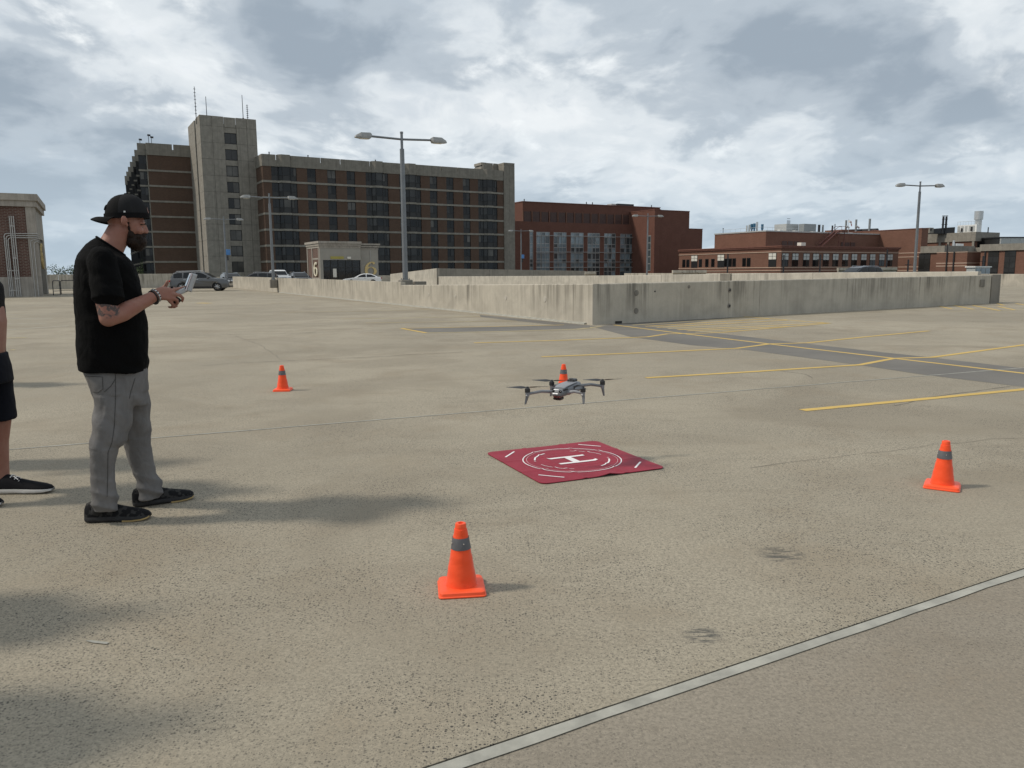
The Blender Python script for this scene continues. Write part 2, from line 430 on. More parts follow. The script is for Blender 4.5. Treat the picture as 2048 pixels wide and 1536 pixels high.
MB().prism(near, DZ, 0.0).build('concrete_slab', MATS['deck_concrete_near'], deck)
MB().prism(mid, DZ, 0.0).build('concrete_slab', MATS['deck_concrete'], deck)
MB().prism(farp, DZ, 0.0).build('concrete_slab', MATS['deck_concrete_far'], deck)
def ribbon(name, pts, w, z, mat, jag=0.0, side=None, seed=1):
    """flat strip on the deck along world points, slightly ragged edges"""
    rnd = random.Random(seed); P = [Vector((p[0], p[1])) for p in pts]
    # resample
    Q = []
    for a, b in zip(P[:-1], P[1:]):
        n = max(1, int((b - a).length / (0.12 if jag else 4.0)))
        n = min(n, 160)
        for i in range(n): Q.append(a.lerp(b, i / n))
    Q.append(P[-1])
    mb = MB(); vs = []
    for i, q in enumerate(Q):
        t = (Q[min(i + 1, len(Q) - 1)] - Q[max(i - 1, 0)]).normalized(); n = Vector((-t.y, t.x))
        l = w / 2 + (rnd.random() - 0.5) * jag; r = w / 2 + (rnd.random() - 0.5) * jag
        if side == 'R': l = w / 2
        vs += [(q.x + n.x * l, q.y + n.y * l, z), (q.x - n.x * r, q.y - n.y * r, z)]
    mb.add(vs, [(2 * i, 2 * i + 1, 2 * i + 3, 2 * i + 2) for i in range(len(Q) - 1)])
    return mb.build(name, MATS[mat], deck)
# the raised sealant strip along the near joint, the dark gap beside it
a, b_ = JN_P - JN_D * 12, JN_P + JN_D * 30
ribbon('joint_gap', [a, b_], 0.06, -0.022, 'joint_gap')
ribbon('sealant_strip', [a - JN_N * 0.030, b_ - JN_N * 0.030], 0.046, 0.004, 'joint_sealant', 0.012, 'R', 3)
a, b_ = JB_P - JB_D * 40, JB_P + JB_D * 26
ribbon('joint_gap', [a, b_], 0.02, -0.012, 'joint_gap')
ribbon('sealant_strip', [a - JB_N * 0.022, b_ - JB_N * 0.022], 0.028, 0.003, 'joint_sealant', 0.012, None, 4)
# asphalt coated strips
def patch(px, z=0.0020, mat='asphalt_coat', name='asphalt_patch'):
    mb = MB().sheet([(*gp(x, y).xy, z) for x, y in px])
    return mb.build(name, MATS[mat], deck)
patch([(1190, 655), (1262, 674), (1380, 690), (1494, 700), (1615, 716), (1726, 731), (1836, 748), (2048, 774), (2300, 805), (2300, 762), (2048, 737), (1862, 715), (1722, 700), (1576, 683), (1429, 666), (1330, 656), (1250, 649)])
patch([(806, 656), (853, 665), (1000, 662), (1150, 657), (1196, 652), (1120, 651)])
patch([(960, 634), (1090, 648), (1180, 656), (1180, 651), (1100, 643), (960, 630)], 0.0012)
patch([(1195, 653), (1330, 652), (1480, 633), (1600, 626), (1560, 622), (1380, 637), (1230, 648)], 0.0012)
# painted lines
YL = [  # pixel polylines surveyed on the deck
 ([(1605, 821), (1830, 800), (2048, 779), (2300, 757)], 0.105, 'paint_yellow'),
 ([(1292, 756), (1500, 744), (1719, 730), (1788, 717), (1863, 715), (2048, 690), (2200, 672)], 0.10, 'paint_yellow'),
 ([(1083, 714), (1280, 706), (1473, 697), (1540, 688), (1615, 686), (1730, 674), (1858, 662)], 0.10, 'paint_yellow'),
 ([(948, 686), (1120, 681), (1295, 674), (1335, 668), (1400, 667), (1445, 665), (1660, 646.5)], 0.10, 'paint_yellow'),
 ([(1228, 650), (1380, 669), (1537, 688), (1788, 717), (2048, 747), (2300, 776)], 0.10, 'paint_yellow'),
 ([(803, 657), (853, 666)], 0.11, 'paint_yellow'),
 ([(803, 657), (960, 654), (1128, 650)], 0.09, 'paint_yellow'),
 ([(853, 666), (1000, 663.5), (1155, 659), (1204, 653)], 0.09, 'paint_yellow_worn'),
 ([(1478, 632.5), (1560, 639), (1660, 646.5)], 0.11, 'paint_yellow'),
 ([(681, 638), (820, 636), (962, 633)], 0.10, 'paint_yellow_worn'), ([(732, 646), (880, 644), (1033, 642)], 0.10, 'paint_yellow_worn'),
 ([(560, 625), (760, 622), (860, 619)], 0.10, 'paint_yellow_worn'), ([(470, 607), (640, 606)], 0.10, 'paint_yellow_worn'),
 ([(8, 629), (116, 628)], 0.11, 'paint_white_worn'), ([(12, 637), (106, 636.5)], 0.11, 'paint_white_worn'), ([(10, 648), (92, 647)], 0.11, 'paint_white_worn'),
 ([(10, 660), (137, 652)], 0.09, 'paint_white_worn'), ([(8, 676.5), (53, 675.5)], 0.12, 'paint_yellow_worn'), ([(20, 700), (30, 700)], 0.1, 'paint_yellow_worn'),
 ([(-60, 612), (120, 611)], 0.11, 'paint_white_worn'),
 ([(397, 606), (420, 606.5)], 0.45, 'paint_yellow'),
 ([(1880, 613), (1904, 618)], 0.11, 'paint_yellow'), ([(1908, 611), (1948, 619)], 0.11, 'paint_yellow'), ([(1946, 611), (2001, 621.5)], 0.11, 'paint_yellow'),
 ([(1996, 613), (2030, 620)], 0.11, 'paint_yellow'), ([(1994, 607), (2008, 611)], 0.11, 'paint_yellow'), ([(2032, 607), (2060, 612)], 0.11, 'paint_yellow'),
 ([(1900, 623), (2001, 621.5), (2090, 617)], 0.09, 'paint_yellow_worn'),
]
for i in range(7):                          # hatched bay by the wall
    f = (i + 0.6) / 7.2
    l = (1250 + (1400 - 1250) * f + 40 * (1 - f) * f, 649 + (666 - 649) * f)
    r = (1478 + 182 * min(1, f * 1.5), 633 + 13.5 * min(1, f * 1.5)) if f < 0.66 else (1660 - 240 * (f - 0.66) / 0.34, 646.5 + 19 * (f - 0.66) / 0.34)
    YL.append(([l, r], 0.11, 'paint_yellow' if i % 3 else 'paint_yellow_worn'))
for i, (pl, w, mt) in enumerate(YL):
    ribbon('painted_line', [gp(*p) for p in pl], w, 0.0036 + 0.0003 * (i % 4), mt, 0.006, None, 20 + i)
# hairline cracks
def crack(px, w, seed, wob=0.05):
    rnd = random.Random(seed); pts = []
    P = [gp(*p) for p in px]
    for a, b in zip(P[:-1], P[1:]):
        n = max(2, int((b - a).length / 0.25))
        for i in range(n):
            q = a.lerp(b, i / n); pts.append(q + Vector((rnd.uniform(-wob, wob) * 0.4, rnd.uniform(-wob, wob), 0)))
    pts.append(P[-1])
    ribbon('crack', pts, w, 0.0030, 'crack_dark', w * 0.7, None, seed)
crack([(1500, 938), (1606, 924), (1720, 908), (1871, 889), (2048, 875), (2200, 866)], 0.004, 5, 0.04)
crack([(1790, 812), (1860, 795), (2020, 773)], 0.010, 6, 0.02)
crack([(400, 732), (459, 727), (700, 716), (927, 704)], 0.016, 7, 0.05)
crack([(300, 676), (408, 671), (600, 666), (783, 660)], 0.022, 8, 0.08)
crack([(1560, 742), (1610, 748), (1625, 757)], 0.012, 9, 0.03)
crack([(470, 672), (520, 690), (565, 720)], 0.009, 10, 0.04)
# pale chip of old paint on the near slab
q = [gp(x, y) for x, y in ((170, 1283), (185, 1287), (214, 1290), (218, 1286), (200, 1284), (183, 1282))]
MB().sheet([(p.x, p.y, 0.004) for p in q]).build('paint_chip', MATS['joint_sealant'], deck)

# ------------------------------------------------------------------ concrete parapet walls
TH = 0.22
GA, GB = R(117.2), R(33.0)
C0 = Vector((2.19, 20.81, 0))
dA, dB = Vector((math.cos(GA), math.sin(GA), 0)), Vector((math.cos(GB), math.sin(GB), 0))
def lerp_tab(tab, t):
    for (a, za), (b, zb) in zip(tab[:-1], tab[1:]):
        if t <= b: return za + (zb - za) * max(0, (t - a)) / (b - a)
    return tab[-1][1]
def wall(name, label, org, d, inn, joints, tab, mat, cat='wall', group=None, gap=0.015, base=-0.25):
    """parapet of precast panels between joints (metres along d); inn = unit vector to the hidden side"""
    w = empty(name, org, 0, label, cat, group)
    for a, b in zip(joints[:-1], joints[1:]):
        a2, b2 = a + gap / 2, b - gap / 2
        ha, hb = lerp_tab(tab, a2 + 1e-3), lerp_tab(tab, b2)
        P = [d * a2, d * b2, d * b2 + inn * TH, d * a2 + inn * TH]
        mb = MB(); c = 0.02
        n = inn
        rings = []
        # chamfered top edge
        lo = [(p.x, p.y, base) for p in P]
        up_ = [(P[0].x, P[0].y, ha - c), (P[1].x, P[1].y, hb - c), (P[2].x, P[2].y, hb - c), (P[3].x, P[3].y, ha - c)]
        tp = [(P[0].x + n.x * c, P[0].y + n.y * c, ha), (P[1].x + n.x * c, P[1].y + n.y * c, hb), (P[2].x - n.x * c, P[2].y - n.y * c, hb), (P[3].x - n.x * c, P[3].y - n.y * c, ha)]
        mb.loft([lo, up_, tp])
        mb.build('wall_panel', MATS[mat], w)
    return w
wa = wall('ramp_wall', 'streaked pale concrete parapet running from the near corner to the far left', C0, dA, Vector((dA.y, -dA.x, 0)).normalized(),
     [0.0, 1.0, 15.6], [(0, 1.10), (15.6, 0.90)], 'wall_concrete')
for a, b, h0, h1 in ((15.6, 23.5, 1.03, 1.06), (23.5, 31, 1.06, 1.09), (31, 45.0, 1.09, 1.13), (45.0, 51.0, 1.13, 1.16), (51.0, 57.5, 1.16, 1.18), (57.5, 70, 1.18, 1.2)):
    inn = Vector((dA.y, -dA.x, 0)).normalized(); P = [dA * (a + .012), dA * (b - .012), dA * (b - .012) + inn * TH, dA * (a + .012) + inn * TH]
    MB().loft([[(p.x, p.y, -.25) for p in P], [(P[0].x, P[0].y, h0), (P[1].x, P[1].y, h1), (P[2].x, P[2].y, h1), (P[3].x, P[3].y, h0)]]).build('wall_panel', MATS['wall_concrete'], wa)
# low curb along the foot of that wall
nA = -Vector((dA.y, -dA.x, 0)).normalized()
MB().hexa([tuple(v) for v in (dA * 0.3 + nA * 0.0 + Vector((0, 0, -.02)), dA * 0.3 + nA * .10 + Vector((0, 0, -.02)), dA * 44 + nA * .10 + Vector((0, 0, -.02)), dA * 44 + Vector((0, 0, -.02)),
    dA * 0.3 + Vector((0, 0, .05)), dA * 0.3 + nA * .08 + Vector((0, 0, .03)), dA * 44 + nA * .08 + Vector((0, 0, .03)), dA * 44 + Vector((0, 0, .05)))]).build('wall_foot', MATS['joint_sealant'], wa)
inB = Vector((-dB.y, dB.x, 0))
wb = wall('ramp_wall', 'shaded grey concrete parapet with round bolt plates, right of the near corner', C0 + dB * 0.012 + dA * 0.0, dB, inB, [TH * 0.0 + 0.03, 6.75, 21.3], [(0, 1.10), (6.75, 1.125), (21.3, 1.17)], 'wall_concrete')
def plate(parent, org, d, out, t, z, r, mat='metal_dark', dep=0.02, ring=True):
    c = d * t + out * dep / 2 + Vector((0, 0, z))
    mb = MB().tube([d * t + Vector((0, 0, z)) - out * 0.005, d * t + Vector((0, 0, z)) + out * dep], [r, r * 0.93], 16)
    o = mb.build('round_patch', MATS[mat], parent, 40)
    if ring: MB().tube([d * t + Vector((0, 0, z)) + out * dep, d * t + Vector((0, 0, z)) + out * (dep + 0.025)], [r * 0.42, r * 0.36], 10).build('bolt', MATS['metal_dark'], o)
for t, z, r, mt, rg in ((1.55, 0.83, 0.085, 'precast', 0), (1.55, 0.33, 0.085, 'precast', 0), (5.35, 0.84, 0.075, 'precast', 1), (5.35, 0.36, 0.075, 'precast', 1), (2.25, 0.86, 0.025, 'metal_dark', 0), (3.6, .97, .05, 'precast', 0)):
    plate(wb, C0, dB, -inB, t, z, r, mt, 0.012, rg)
for t, z, r in ((2.6, 0.62, 0.09), (5.2, 0.6, 0.08), (9.4, 0.55, 0.07), (12.2, 0.55, .07)):
    plate(wa, C0, dA, nA, t, z, r, 'wall_concrete_clean', 0.012, False)
# drain slot at the corner foot
MB().cbox(tuple(dB * 0.9 - inB * 0.012 + Vector((0, 0, 0.035))), (0.22, 0.03, 0.07), GB).build('drain_slot', MATS['joint_gap'], wb)
# end post of that wall, and a small plate near it
e = dB * 21.3
MB().hexa([tuple(e + dB * a - inB * b + Vector((0, 0, z))) for z in (-.2, 1.2) for a, b in ((0.01, .03), (.75, .03), (.75, -.5), (0.01, -.5))]).build('end_post', MATS['precast'], wb)
MB().cbox(tuple(dB * 20.55 - inB * 0.02 + Vector((0, 0, 0.85))), (0.35, 0.03, 0.3), GB, 0.008).build('cover_plate', MATS['precast'], wb)
CE = C0 + dB * 21.55
wc = wall('ramp_wall', 'sunlit inner parapet of the ramp well seen over the shaded wall', CE, dA, -nA, [0.7, 9.5, 18.5, 27.5, 36.5, 45.5, 56, 68], [(0, 1.33), (10.4, 1.30), (27, 1.15), (62, 1.03), (70, 1.02)], 'wall_concrete_clean')
MB().cbox(tuple(dA * 16.0 + nA * 0.02 + Vector((0, 0, 1.05))), (0.9, 0.12, 0.42), GA).build('bracket_plate', MATS['precast'], wc)
# raised ramp head at the far end of the well
DH = at(873, 536, 88)
wd = empty('ramp_head_wall', (DH.x, DH.y, 0), 0, 'plain grey raised concrete wall at the far end of the ramp well', 'wall')
o1 = dA * 16.5
MB().hexa([(0, 0, -.3), (dA.x * 16.5, dA.y * 16.5, -.3), (dA.x * 16.5 + .26, dA.y * 16.5 + .14, -.3), (.26, .14, -.3), (0, 0, 1.95), (dA.x * 16.5, dA.y * 16.5, 1.32), (dA.x * 16.5 + .26, dA.y * 16.5 + .14, 1.32), (.26, .14, 1.95)]).build('side_wall', MATS['wall_concrete_clean'], wd)
for a, b, h0, h1 in ((0.0, 7, 1.95, 1.82), (7, 14, 1.82, 1.69), (14, 21.4, 1.69, 1.55)):
    P = [dB * (a + .02) - inB * .02, dB * (b - .01) - inB * .02, dB * (b - .01) + inB * .25, dB * (a + .02) + inB * .25]
    MB().loft([[(p.x, p.y, -.3) for p in P], [(P[0].x, P[0].y, h0), (P[1].x, P[1].y, h1), (P[2].x, P[2].y, h1), (P[3].x, P[3].y, h0)]]).build('wall_panel', MATS['precast_light'], wd)
# perimeter parapets
E0 = Vector((42, 63, 0)) - dA * 34
we = wall('perimeter_wall', 'long pale parapet along the right edge of the deck', E0, dA, -nA, [0, 9, 18, 27, 36, 45, 54, 63, 72, 81, 90], [(0, 1.0), (34, 1.0), (60, 1.15), (95, 1.2)], 'wall_concrete')
F0 = Vector((-61.9, 74.4, 0)); dF = Vector((math.cos(R(30.5)), math.sin(R(30.5)), 0))
wf = wall('perimeter_wall', 'weathered parapet at the far left behind the grey parked car', F0, dF, Vector((-dF.y, dF.x, 0)), [-24, -16, -8, 0, 8, 16, 24, 29.2], [(-24, 1.5), (30, 1.55)], 'wall_concrete')
wg = wall('perimeter_wall', 'far parapet of the deck behind the parked cars', Vector((-44, 104.4, 0)), Vector((.861, .508, 0)), Vector((-.508, .861, 0)), [0, 8, 16, 24, 32, 40, 50, 60.4], [(0, 1.1), (62, 1.1)], 'wall_concrete')
# precast barrier units standing beyond the well
def barrier(x0, x1, y0, y1, D, label):
    a = at(x0, y0, D); b = at(x1, y0, D); L = (b - a).length; h = a.z
    root = empty('precast_barrier', (a.x, a.y, 0), math.atan2(b.y - a.y, b.x - a.x), label, 'barrier', 'precast barrier units beyond the ramp')
    mb = MB(); prof = [(-.30, 0), (-.30, .12), (-.22, .45), (-.12, h - .42), (-.34, h - .30), (-.34, h), (.34, h), (.34, h - .3), (.12, h - .42), (.22, .45), (.30, .12), (.30, 0)]
    mb.loft([[(x, p, q) for p, q in prof] for x in (0.0, 0.25, L - .25, L)]).build('barrier_body', MATS['wall_concrete'], root)
    for t in (.28, .72): MB().cbox((L * t, -.36, h - .16), (.2, .05, .12)).build('lifting_recess', MATS['wall_concrete_clean'], root)
barrier(1345, 1412, 540.5, 0, 92, 'left of the two long precast barriers beyond the ramp, before the brick hall')
barrier(1676, 1792, 535.5, 0, 96, 'long precast barrier behind the dark parked car on the right')
barrier(1170, 1192, 543, 0, 86, 'short pale precast barrier end beside the raised grey ramp wall')
from mathutils import noise as mnoise
# ------------------------------------------------------------------ traffic cones
def cone_fabric(name, col):
    m, k, b = newmat(name); v = k.obj()
    w = k.noise(k.mapping(v, scale=(1, 1, 1.6)), 22, 5, 0.6, 0.5)
    dirt = k.noise(v, 9, 6, 0.7)
    c = k.mix(k.math('MULTIPLY', k.sstep(dirt, 0.55, 0.75), 0.35), col, tuple(x * 0.6 for x in col))
    put(k, b, col=c, rough=0.55, spec=0.4, sheen=0.2, normal=k.bump(w, 0.25, 0.006))
    return m
cone_fabric('cone_fabric', (0.88, 0.075, 0.010))
plain('cone_base', (0.93, 0.095, 0.024), 0.42, 0, 0.05, 8, 0.05, 60)
plain('cone_band', (0.105, 0.105, 0.112), 0.5, 0.0, 0.15, 14, 0.12, 60)
plain('grommet', (0.55, 0.5, 0.45), 0.4, 0.6)
def make_cone(loc, rz, lean, seed, label):
    root = empty('traffic_cone', loc, rz, label, 'traffic cone', 'orange cones around the landing pad')
    # square foot
    mb = MB(); rings = []
    def sq(h, z, r=0.018, n=4):
        out = []
        for cx, cy, a0 in ((1, 1, 0), (-1, 1, 90), (-1, -1, 180), (1, -1, 270)):
            for i in range(n + 1):
                a = R(a0 + 90 * i / n); out.append((cx * (h - r) + r * math.cos(a), cy * (h - r) + r * math.sin(a), z))
        return out
    rings = [sq(.102, 0.0), sq(.106, .003), sq(.106, .007), sq(.102, .010), sq(.100, .022), sq(.094, .027), sq(.070, .028)]
    mb.loft(rings).build('base', MATS['cone_base'], root, 40)
    H = 0.312; nr, ns = 34, 30
    def rad(z):
        t = (z - .024) / (H - .03)
        return .072 * (1 - t) + .0250 * t
    def surf(z, a, extra=0.0):
        r = rad(z) + extra
        q = Vector((math.cos(a) * 2.2, math.sin(a) * 2.2, z * 38 + seed * 13.7))
        w = mnoise.noise(q) * 0.0014 + mnoise.noise(q * 2.3) * 0.0010
        fold = 0.0006 * math.sin(z * 95 + a * 1.0 + seed) * (1 if .04 < z < .28 else 0)
        r += w + fold
        lx = lean[0] * (z / H) ** 2; ly = lean[1] * (z / H) ** 2
        return (r * math.cos(a) + lx, r * math.sin(a) + ly, z)
    def skin(z0, z1, n, extra=0.0):
        return [[surf(z0 + (z1 - z0) * i / n, 2 * math.pi * j / ns, extra) for j in range(ns)] for i in range(n + 1)]
    MB().loft(skin(.024, .286, nr)).build('fabric_body', MATS['cone_fabric'], root, 60)
    bd = MB().loft(skin(.196, .248, 8, .0022), caps=False); b = bd.build('grey_band', MATS['cone_band'], root, 60)
    for a in (R(200), R(285), R(20)):
        p = surf(.225, a, .003); MB().ellip(p, (.0028, .0028, .0028), 8, 6).build('grommet', MATS['grommet'], b, 60)
    # rolled top ring with a hole
    lx, ly = lean[0], lean[1]; rr = []
    for r, z in ((.0245, .280), (.0255, .288), (.0250, .303), (.0230, .311), (.0180, .3125), (.0125, .3115), (.0115, .305), (.0115, .284)):
        rr.append([(r * math.cos(2 * math.pi * j / 24) + lx, r * math.sin(2 * math.pi * j / 24) + ly, z) for j in range(24)])
    MB().loft(rr, caps=False).build('top_ring', MATS['cone_base'], root, 50)
    return root
make_cone(gp(923, 1178), R(7), (.001, 0), 1, 'closest orange collapsible cone with grey band, in front of the landing pad')
make_cone(gp(1884, 974), R(-32), (.004, .002), 2, 'tilted orange cone with grey band at the right edge of the view')
make_cone(gp(566, 781), R(4), (-.001, 0), 3, 'orange cone standing alone on the deck right of the man in black')
make_cone(gp(1127, 779), R(15), (.001, 0), 4, 'orange cone partly hidden behind the hovering drone')

# ------------------------------------------------------------------ landing pad
def pad_mat():
    m, k, b = newmat('pad_red'); v = k.obj()
    f = k.noise(v, 5, 6, 0.6); wv = k.noise(v, 260, 2, 0.5)
    c = k.mix(k.sstep(f, 0.3, 0.7), (0.235, 0.014, 0.030), (0.285, 0.020, 0.040))
    c = k.mix(k.math('MULTIPLY', k.sstep(k.noise(v, 14, 6, 0.7), 0.60, 0.75), 0.25), c, (0.30, 0.10, 0.09))
    put(k, b, col=c, rough=0.62, spec=0.35, normal=k.bump(wv, 0.12, 0.001))
pad_mat()
plain('pad_white', (0.78, 0.74, 0.74), 0.6, 0, 0.04, 10)
plain('pad_pink', (0.62, 0.36, 0.38), 0.6, 0, 0.1, 10)
pad = empty('landing_pad', (0.451, 5.698, 0), R(24), 'crimson square drone landing pad with a white H on the deck', 'landing pad')
PS = 0.503
def padz(x, y):
    z = 0.006 + 0.0034 * (mnoise.noise(Vector((x * 3, y * 3, 1.3))) + 1)
    for fx in (-.165, .165):                     # fold creases left by packing
        z += 0.0055 * math.exp(-((x - fx) / .011) ** 2) + 0.005 * math.exp(-((y - fx) / .011) ** 2)
    z += 0.014 * max(0, 1 - math.hypot(x + .02 - 0.05, (y + PS)) / .11) ** 1.5      # lifted bit of the near edge
    return z
mb = MB(); n = 64; vs = []; cr = .055
def padxy(i, j):
    x = -PS + 2 * PS * i / n; y = -PS + 2 * PS * j / n
    dx, dy = abs(x) - (PS - cr), abs(y) - (PS - cr)
    if dx > 0 and dy > 0:
        l = math.hypot(dx, dy); m_ = max(dx, dy)
        x = math.copysign(PS - cr + dx * m_ / l, x); y = math.copysign(PS - cr + dy * m_ / l, y)
    return x, y
for j in range(n + 1):
    for i in range(n + 1):
        x, y = padxy(i, j); vs.append((x, y, padz(x, y)))
fs = [(j * (n + 1) + i, j * (n + 1) + i + 1, (j + 1) * (n + 1) + i + 1, (j + 1) * (n + 1) + i) for j in range(n) for i in range(n)]
mb.add(vs, fs)
rim = [(i, 0) for i in range(n)] + [(n, j) for j in range(n)] + [(i, n) for i in range(n, 0, -1)] + [(0, j) for j in range(n, 0, -1)]
b0 = len(mb.v)
for i, j in rim:
    x, y = padxy(i, j); mb.v.append((x, y, padz(x, y) - 0.0045))
N = len(rim)
for q in range(N):
    r = (q + 1) % N; a_, c_ = rim[q], rim[r]
    mb.f.append((b0 + q, b0 + r, c_[1] * (n + 1) + c_[0], a_[1] * (n + 1) + a_[0])); mb.m.append(0)
mb.build('pad_sheet', MATS['pad_red'], pad, 50)
def mark(name, quads, mat):
    m_ = MB()
    for qd in quads: m_.sheet([(x, y, padz(x, y) + 0.0028) for x, y in qd])
    return m_.build(name, MATS[mat], pad)
def strip(x0, y0, x1, y1, w, n=14):
    a = Vector((x0, y0)); b = Vector((x1, y1)); t = (b - a).normalized(); nn = Vector((-t.y, t.x)) * w / 2
    return [[tuple(a.lerp(b, i / n) + nn), tuple(a.lerp(b, i / n) - nn), tuple(a.lerp(b, (i + 1) / n) - nn), tuple(a.lerp(b, (i + 1) / n) + nn)] for i in range(n)]
def arc(r, a0, a1, w, n=40):
    out = []
    for i in range(n):
        p, q = R(a0 + (a1 - a0) * i / n), R(a0 + (a1 - a0) * (i + 1) / n)
        out.append([((r + w / 2) * math.cos(p), (r + w / 2) * math.sin(p)), ((r - w / 2) * math.cos(p), (r - w / 2) * math.sin(p)), ((r - w / 2) * math.cos(q), (r - w / 2) * math.sin(q)), ((r + w / 2) * math.cos(q), (r + w / 2) * math.sin(q))])
    return out
# H : two long strokes along local x, one cross bar
mark('letter_h', strip(-.165, .088, .150, .088, .036) + strip(-.150, -.088, .165, -.088, .036) + strip(0.0, .0695, 0.0, -.0695, .058), 'pad_white')
mark('outer_ring', arc(.372, 0, 360, .0085, 120), 'pad_white')
mark('inner_ring', arc(.345, 0, 360, .0040, 120), 'pad_pink')
dg = R(45)
for a in (-45, 135): mark('arc_mark', arc(.282, a - 24, a + 24, .013, 20), 'pad_white')
for a in (10, 190): mark('arc_mark', arc(.282, a - 2, a + 55, .0055, 24), 'pad_white')
for a in (-14, 166): mark('dot_mark', arc(.285, a - 1.6, a + 1.6, .016, 4), 'pad_pink')
for a in (45, 135, 225, 315):
    c = Vector((math.cos(R(a)), math.sin(R(a)))) * .505; t = Vector((-math.sin(R(a)), math.cos(R(a)))) * .095
    mark('corner_bar', strip(c.x - t.x, c.y - t.y, c.x + t.x, c.y + t.y, .015), 'pad_white')

# ------------------------------------------------------------------ lamp posts
def lamp(base, ztop, arm, rz, label, r0=.115, foot=None, box=None, zb=0.0):
    root = empty('lamp_post', base, rz, label, 'lamp post', 'twin arm deck lamps')
    z0 = zb
    if foot:
        z0 = foot + zb
        MB().cbox((0, 0, z0 - .32), (.55, .55, .64), 0, .03).build('concrete_pedestal', MATS['precast'], root)
        MB().cbox((0, 0, z0 + .012), (.36, .36, .03)).build('base_plate', MATS['pole_grey'], root)
        for sx in (-1, 1):
            for sy in (-1, 1): MB().tube([(sx * .14, sy * .14, z0), (sx * .14, sy * .14, z0 + .08)], .014, 6).build('anchor_bolt', MATS['metal_dark'], root)
    MB().tube([(0, 0, z0), (0, 0, z0 + .5), (0, 0, ztop - .75)], [r0, r0 * .98, r0 * .80], 14).build('pole', MATS['pole_grey'], root, 40)
    MB().tube([(0, 0, ztop - .755), (0, 0, ztop - .08), (0, 0, ztop - .07), (0, 0, ztop)], [r0 * .5, r0 * .5, r0 * .62, r0 * .6], 12).build('tenon', MATS['pole_grey'], root, 40)
    for s in (-1, 1):
        MB().tube([(s * .05, 0, ztop - .33), (s * (arm - .62), 0, ztop - .28)], .048, 10).build('arm', MATS['pole_grey'], root, 40)
        hd = MB(); z = ztop - .26
        sec = [(arm - .74, .10, -.06, .07), (arm - .66, .17, -.14, .11), (arm - .25, .185, -.14, .10), (arm - .02, .11, -.12, -.02), (arm + .02, .06, -.115, -.08)]
        rings = []
        for x, w, lo, hi in sec:
            rings.append([(s * x, -w, z + lo), (s * x, w, z + lo), (s * x, w, z + lo + (hi - lo) * .35), (s * x, w * .72, z + hi), (s * x, -w * .72, z + hi), (s * x, -w, z + lo + (hi - lo) * .35)])
        hd.loft(rings); h = hd.build('lamp_head', MATS['lamp_head'], root)
        MB().box(min(s * (arm - .58), s * (arm - .22)), max(s * (arm - .58), s * (arm - .22)), -.13, .13, z - .158, z - .1425).build('lens', MATS['lamp_lens'], h)
    if box:
        MB().cbox((.25, 0, box), (.42, .42, .62), .2, .03).build('sign_box', MATS['blue_sign'], root)
        MB().cbox((.2, 0, box - .62), (.14, .16, .55), 0).build('camera_mount', MATS['metal_dark'], root)
        MB().tube([(0, 0, box - .62), (.2, 0, box - .62)], .04, 6).build('bracket', MATS['metal_dark'], root)
    return root
def lamp_at(px, ytop, D, arm, rz, label, **k):
    t = at(px, ytop, D); return lamp((t.x, t.y, 0), t.z, arm, rz, label, **k)
lamp_at(803, 263.5, 36.0, 2.12, R(24), 'tallest twin arm lamp post rising behind the parapet in the middle', foot=1.12, r0=.125)
lamp_at(538, 387, 60.5, 2.1, R(22), 'lamp post at the long parapet, before the concrete stair tower', foot=1.0)
lamp_at(447, 433, 88, 2.1, R(24), 'lamp post with blue sign box in front of the concrete tower', box=3.9)
lamp_at(1042, 458, 128, 2.15, R(18), 'lamp post with blue sign box beside the dark red brick hall', box=4.0, zb=-1)
lamp_at(1296, 427, 97, 2.1, R(16), 'lamp post before the sunlit brick fin of the hall')
lamp_at(1841, 363, 60, 2.1, R(12), 'lamp post at the right before the low brick laboratory')
# second short pedestal block by the tall lamp
p = at(838, 567, 36.5)
tag(MB().cbox((0, 0, .52), (.6, .4, 1.04), R(30), .02).build('concrete_block', MATS['precast'], None, None, (p.x, p.y, 0)), 'low concrete block beside the foot of the tallest lamp post', 'block')
# ------------------------------------------------------------------ buildings
def sx(O, ang, px, yy=0.0, py=520):          # distance along a facade where pixel column px meets it
    d = ray(px, py); r = d.x / d.y; c, s = math.cos(ang), math.sin(ang)
    ox, oy = O[0] - yy * s, O[1] + yy * c
    return (r * oy - ox) / (c - r * s)
def sy(O, ang, px, xx=0.0, py=520):          # the same along the return face
    d = ray(px, py); r = d.x / d.y; c, s = math.cos(ang), math.sin(ang)
    ox, oy = O[0] + xx * c, O[1] + xx * s
    return (r * oy - ox) / (-s - r * c)
def zat(px, py, O, ang, x, y):               # height seen at a pixel on a local point
    c, s = math.cos(ang), math.sin(ang); Y = O[1] + x * s + y * c
    return at(px, py, Y).z
def blk(name, root, mat, x0, x1, y0, y1, z0, z1):
    return MB().box(min(x0, x1), max(x0, x1), min(y0, y1), max(y0, y1), z0, z1).build(name, MATS[mat], root)
plain('door_glass', (0.012, 0.012, 0.013), 0.12, 0, 0.3, 2)
plain('louver_brown', (0.060, 0.030, 0.024), 0.6, 0, 0.2, 2)
plain('stone_trim', (0.42, 0.30, 0.23), 0.8, 0, 0.1, 2)
plain('brick_cap', (0.17, 0.07, 0.05), 0.8, 0, 0.15, 2)
GLS = ['glass_dark'] * 6 + ['glass_shade'] * 3 + ['glass_blind']
rw = random.Random(11)

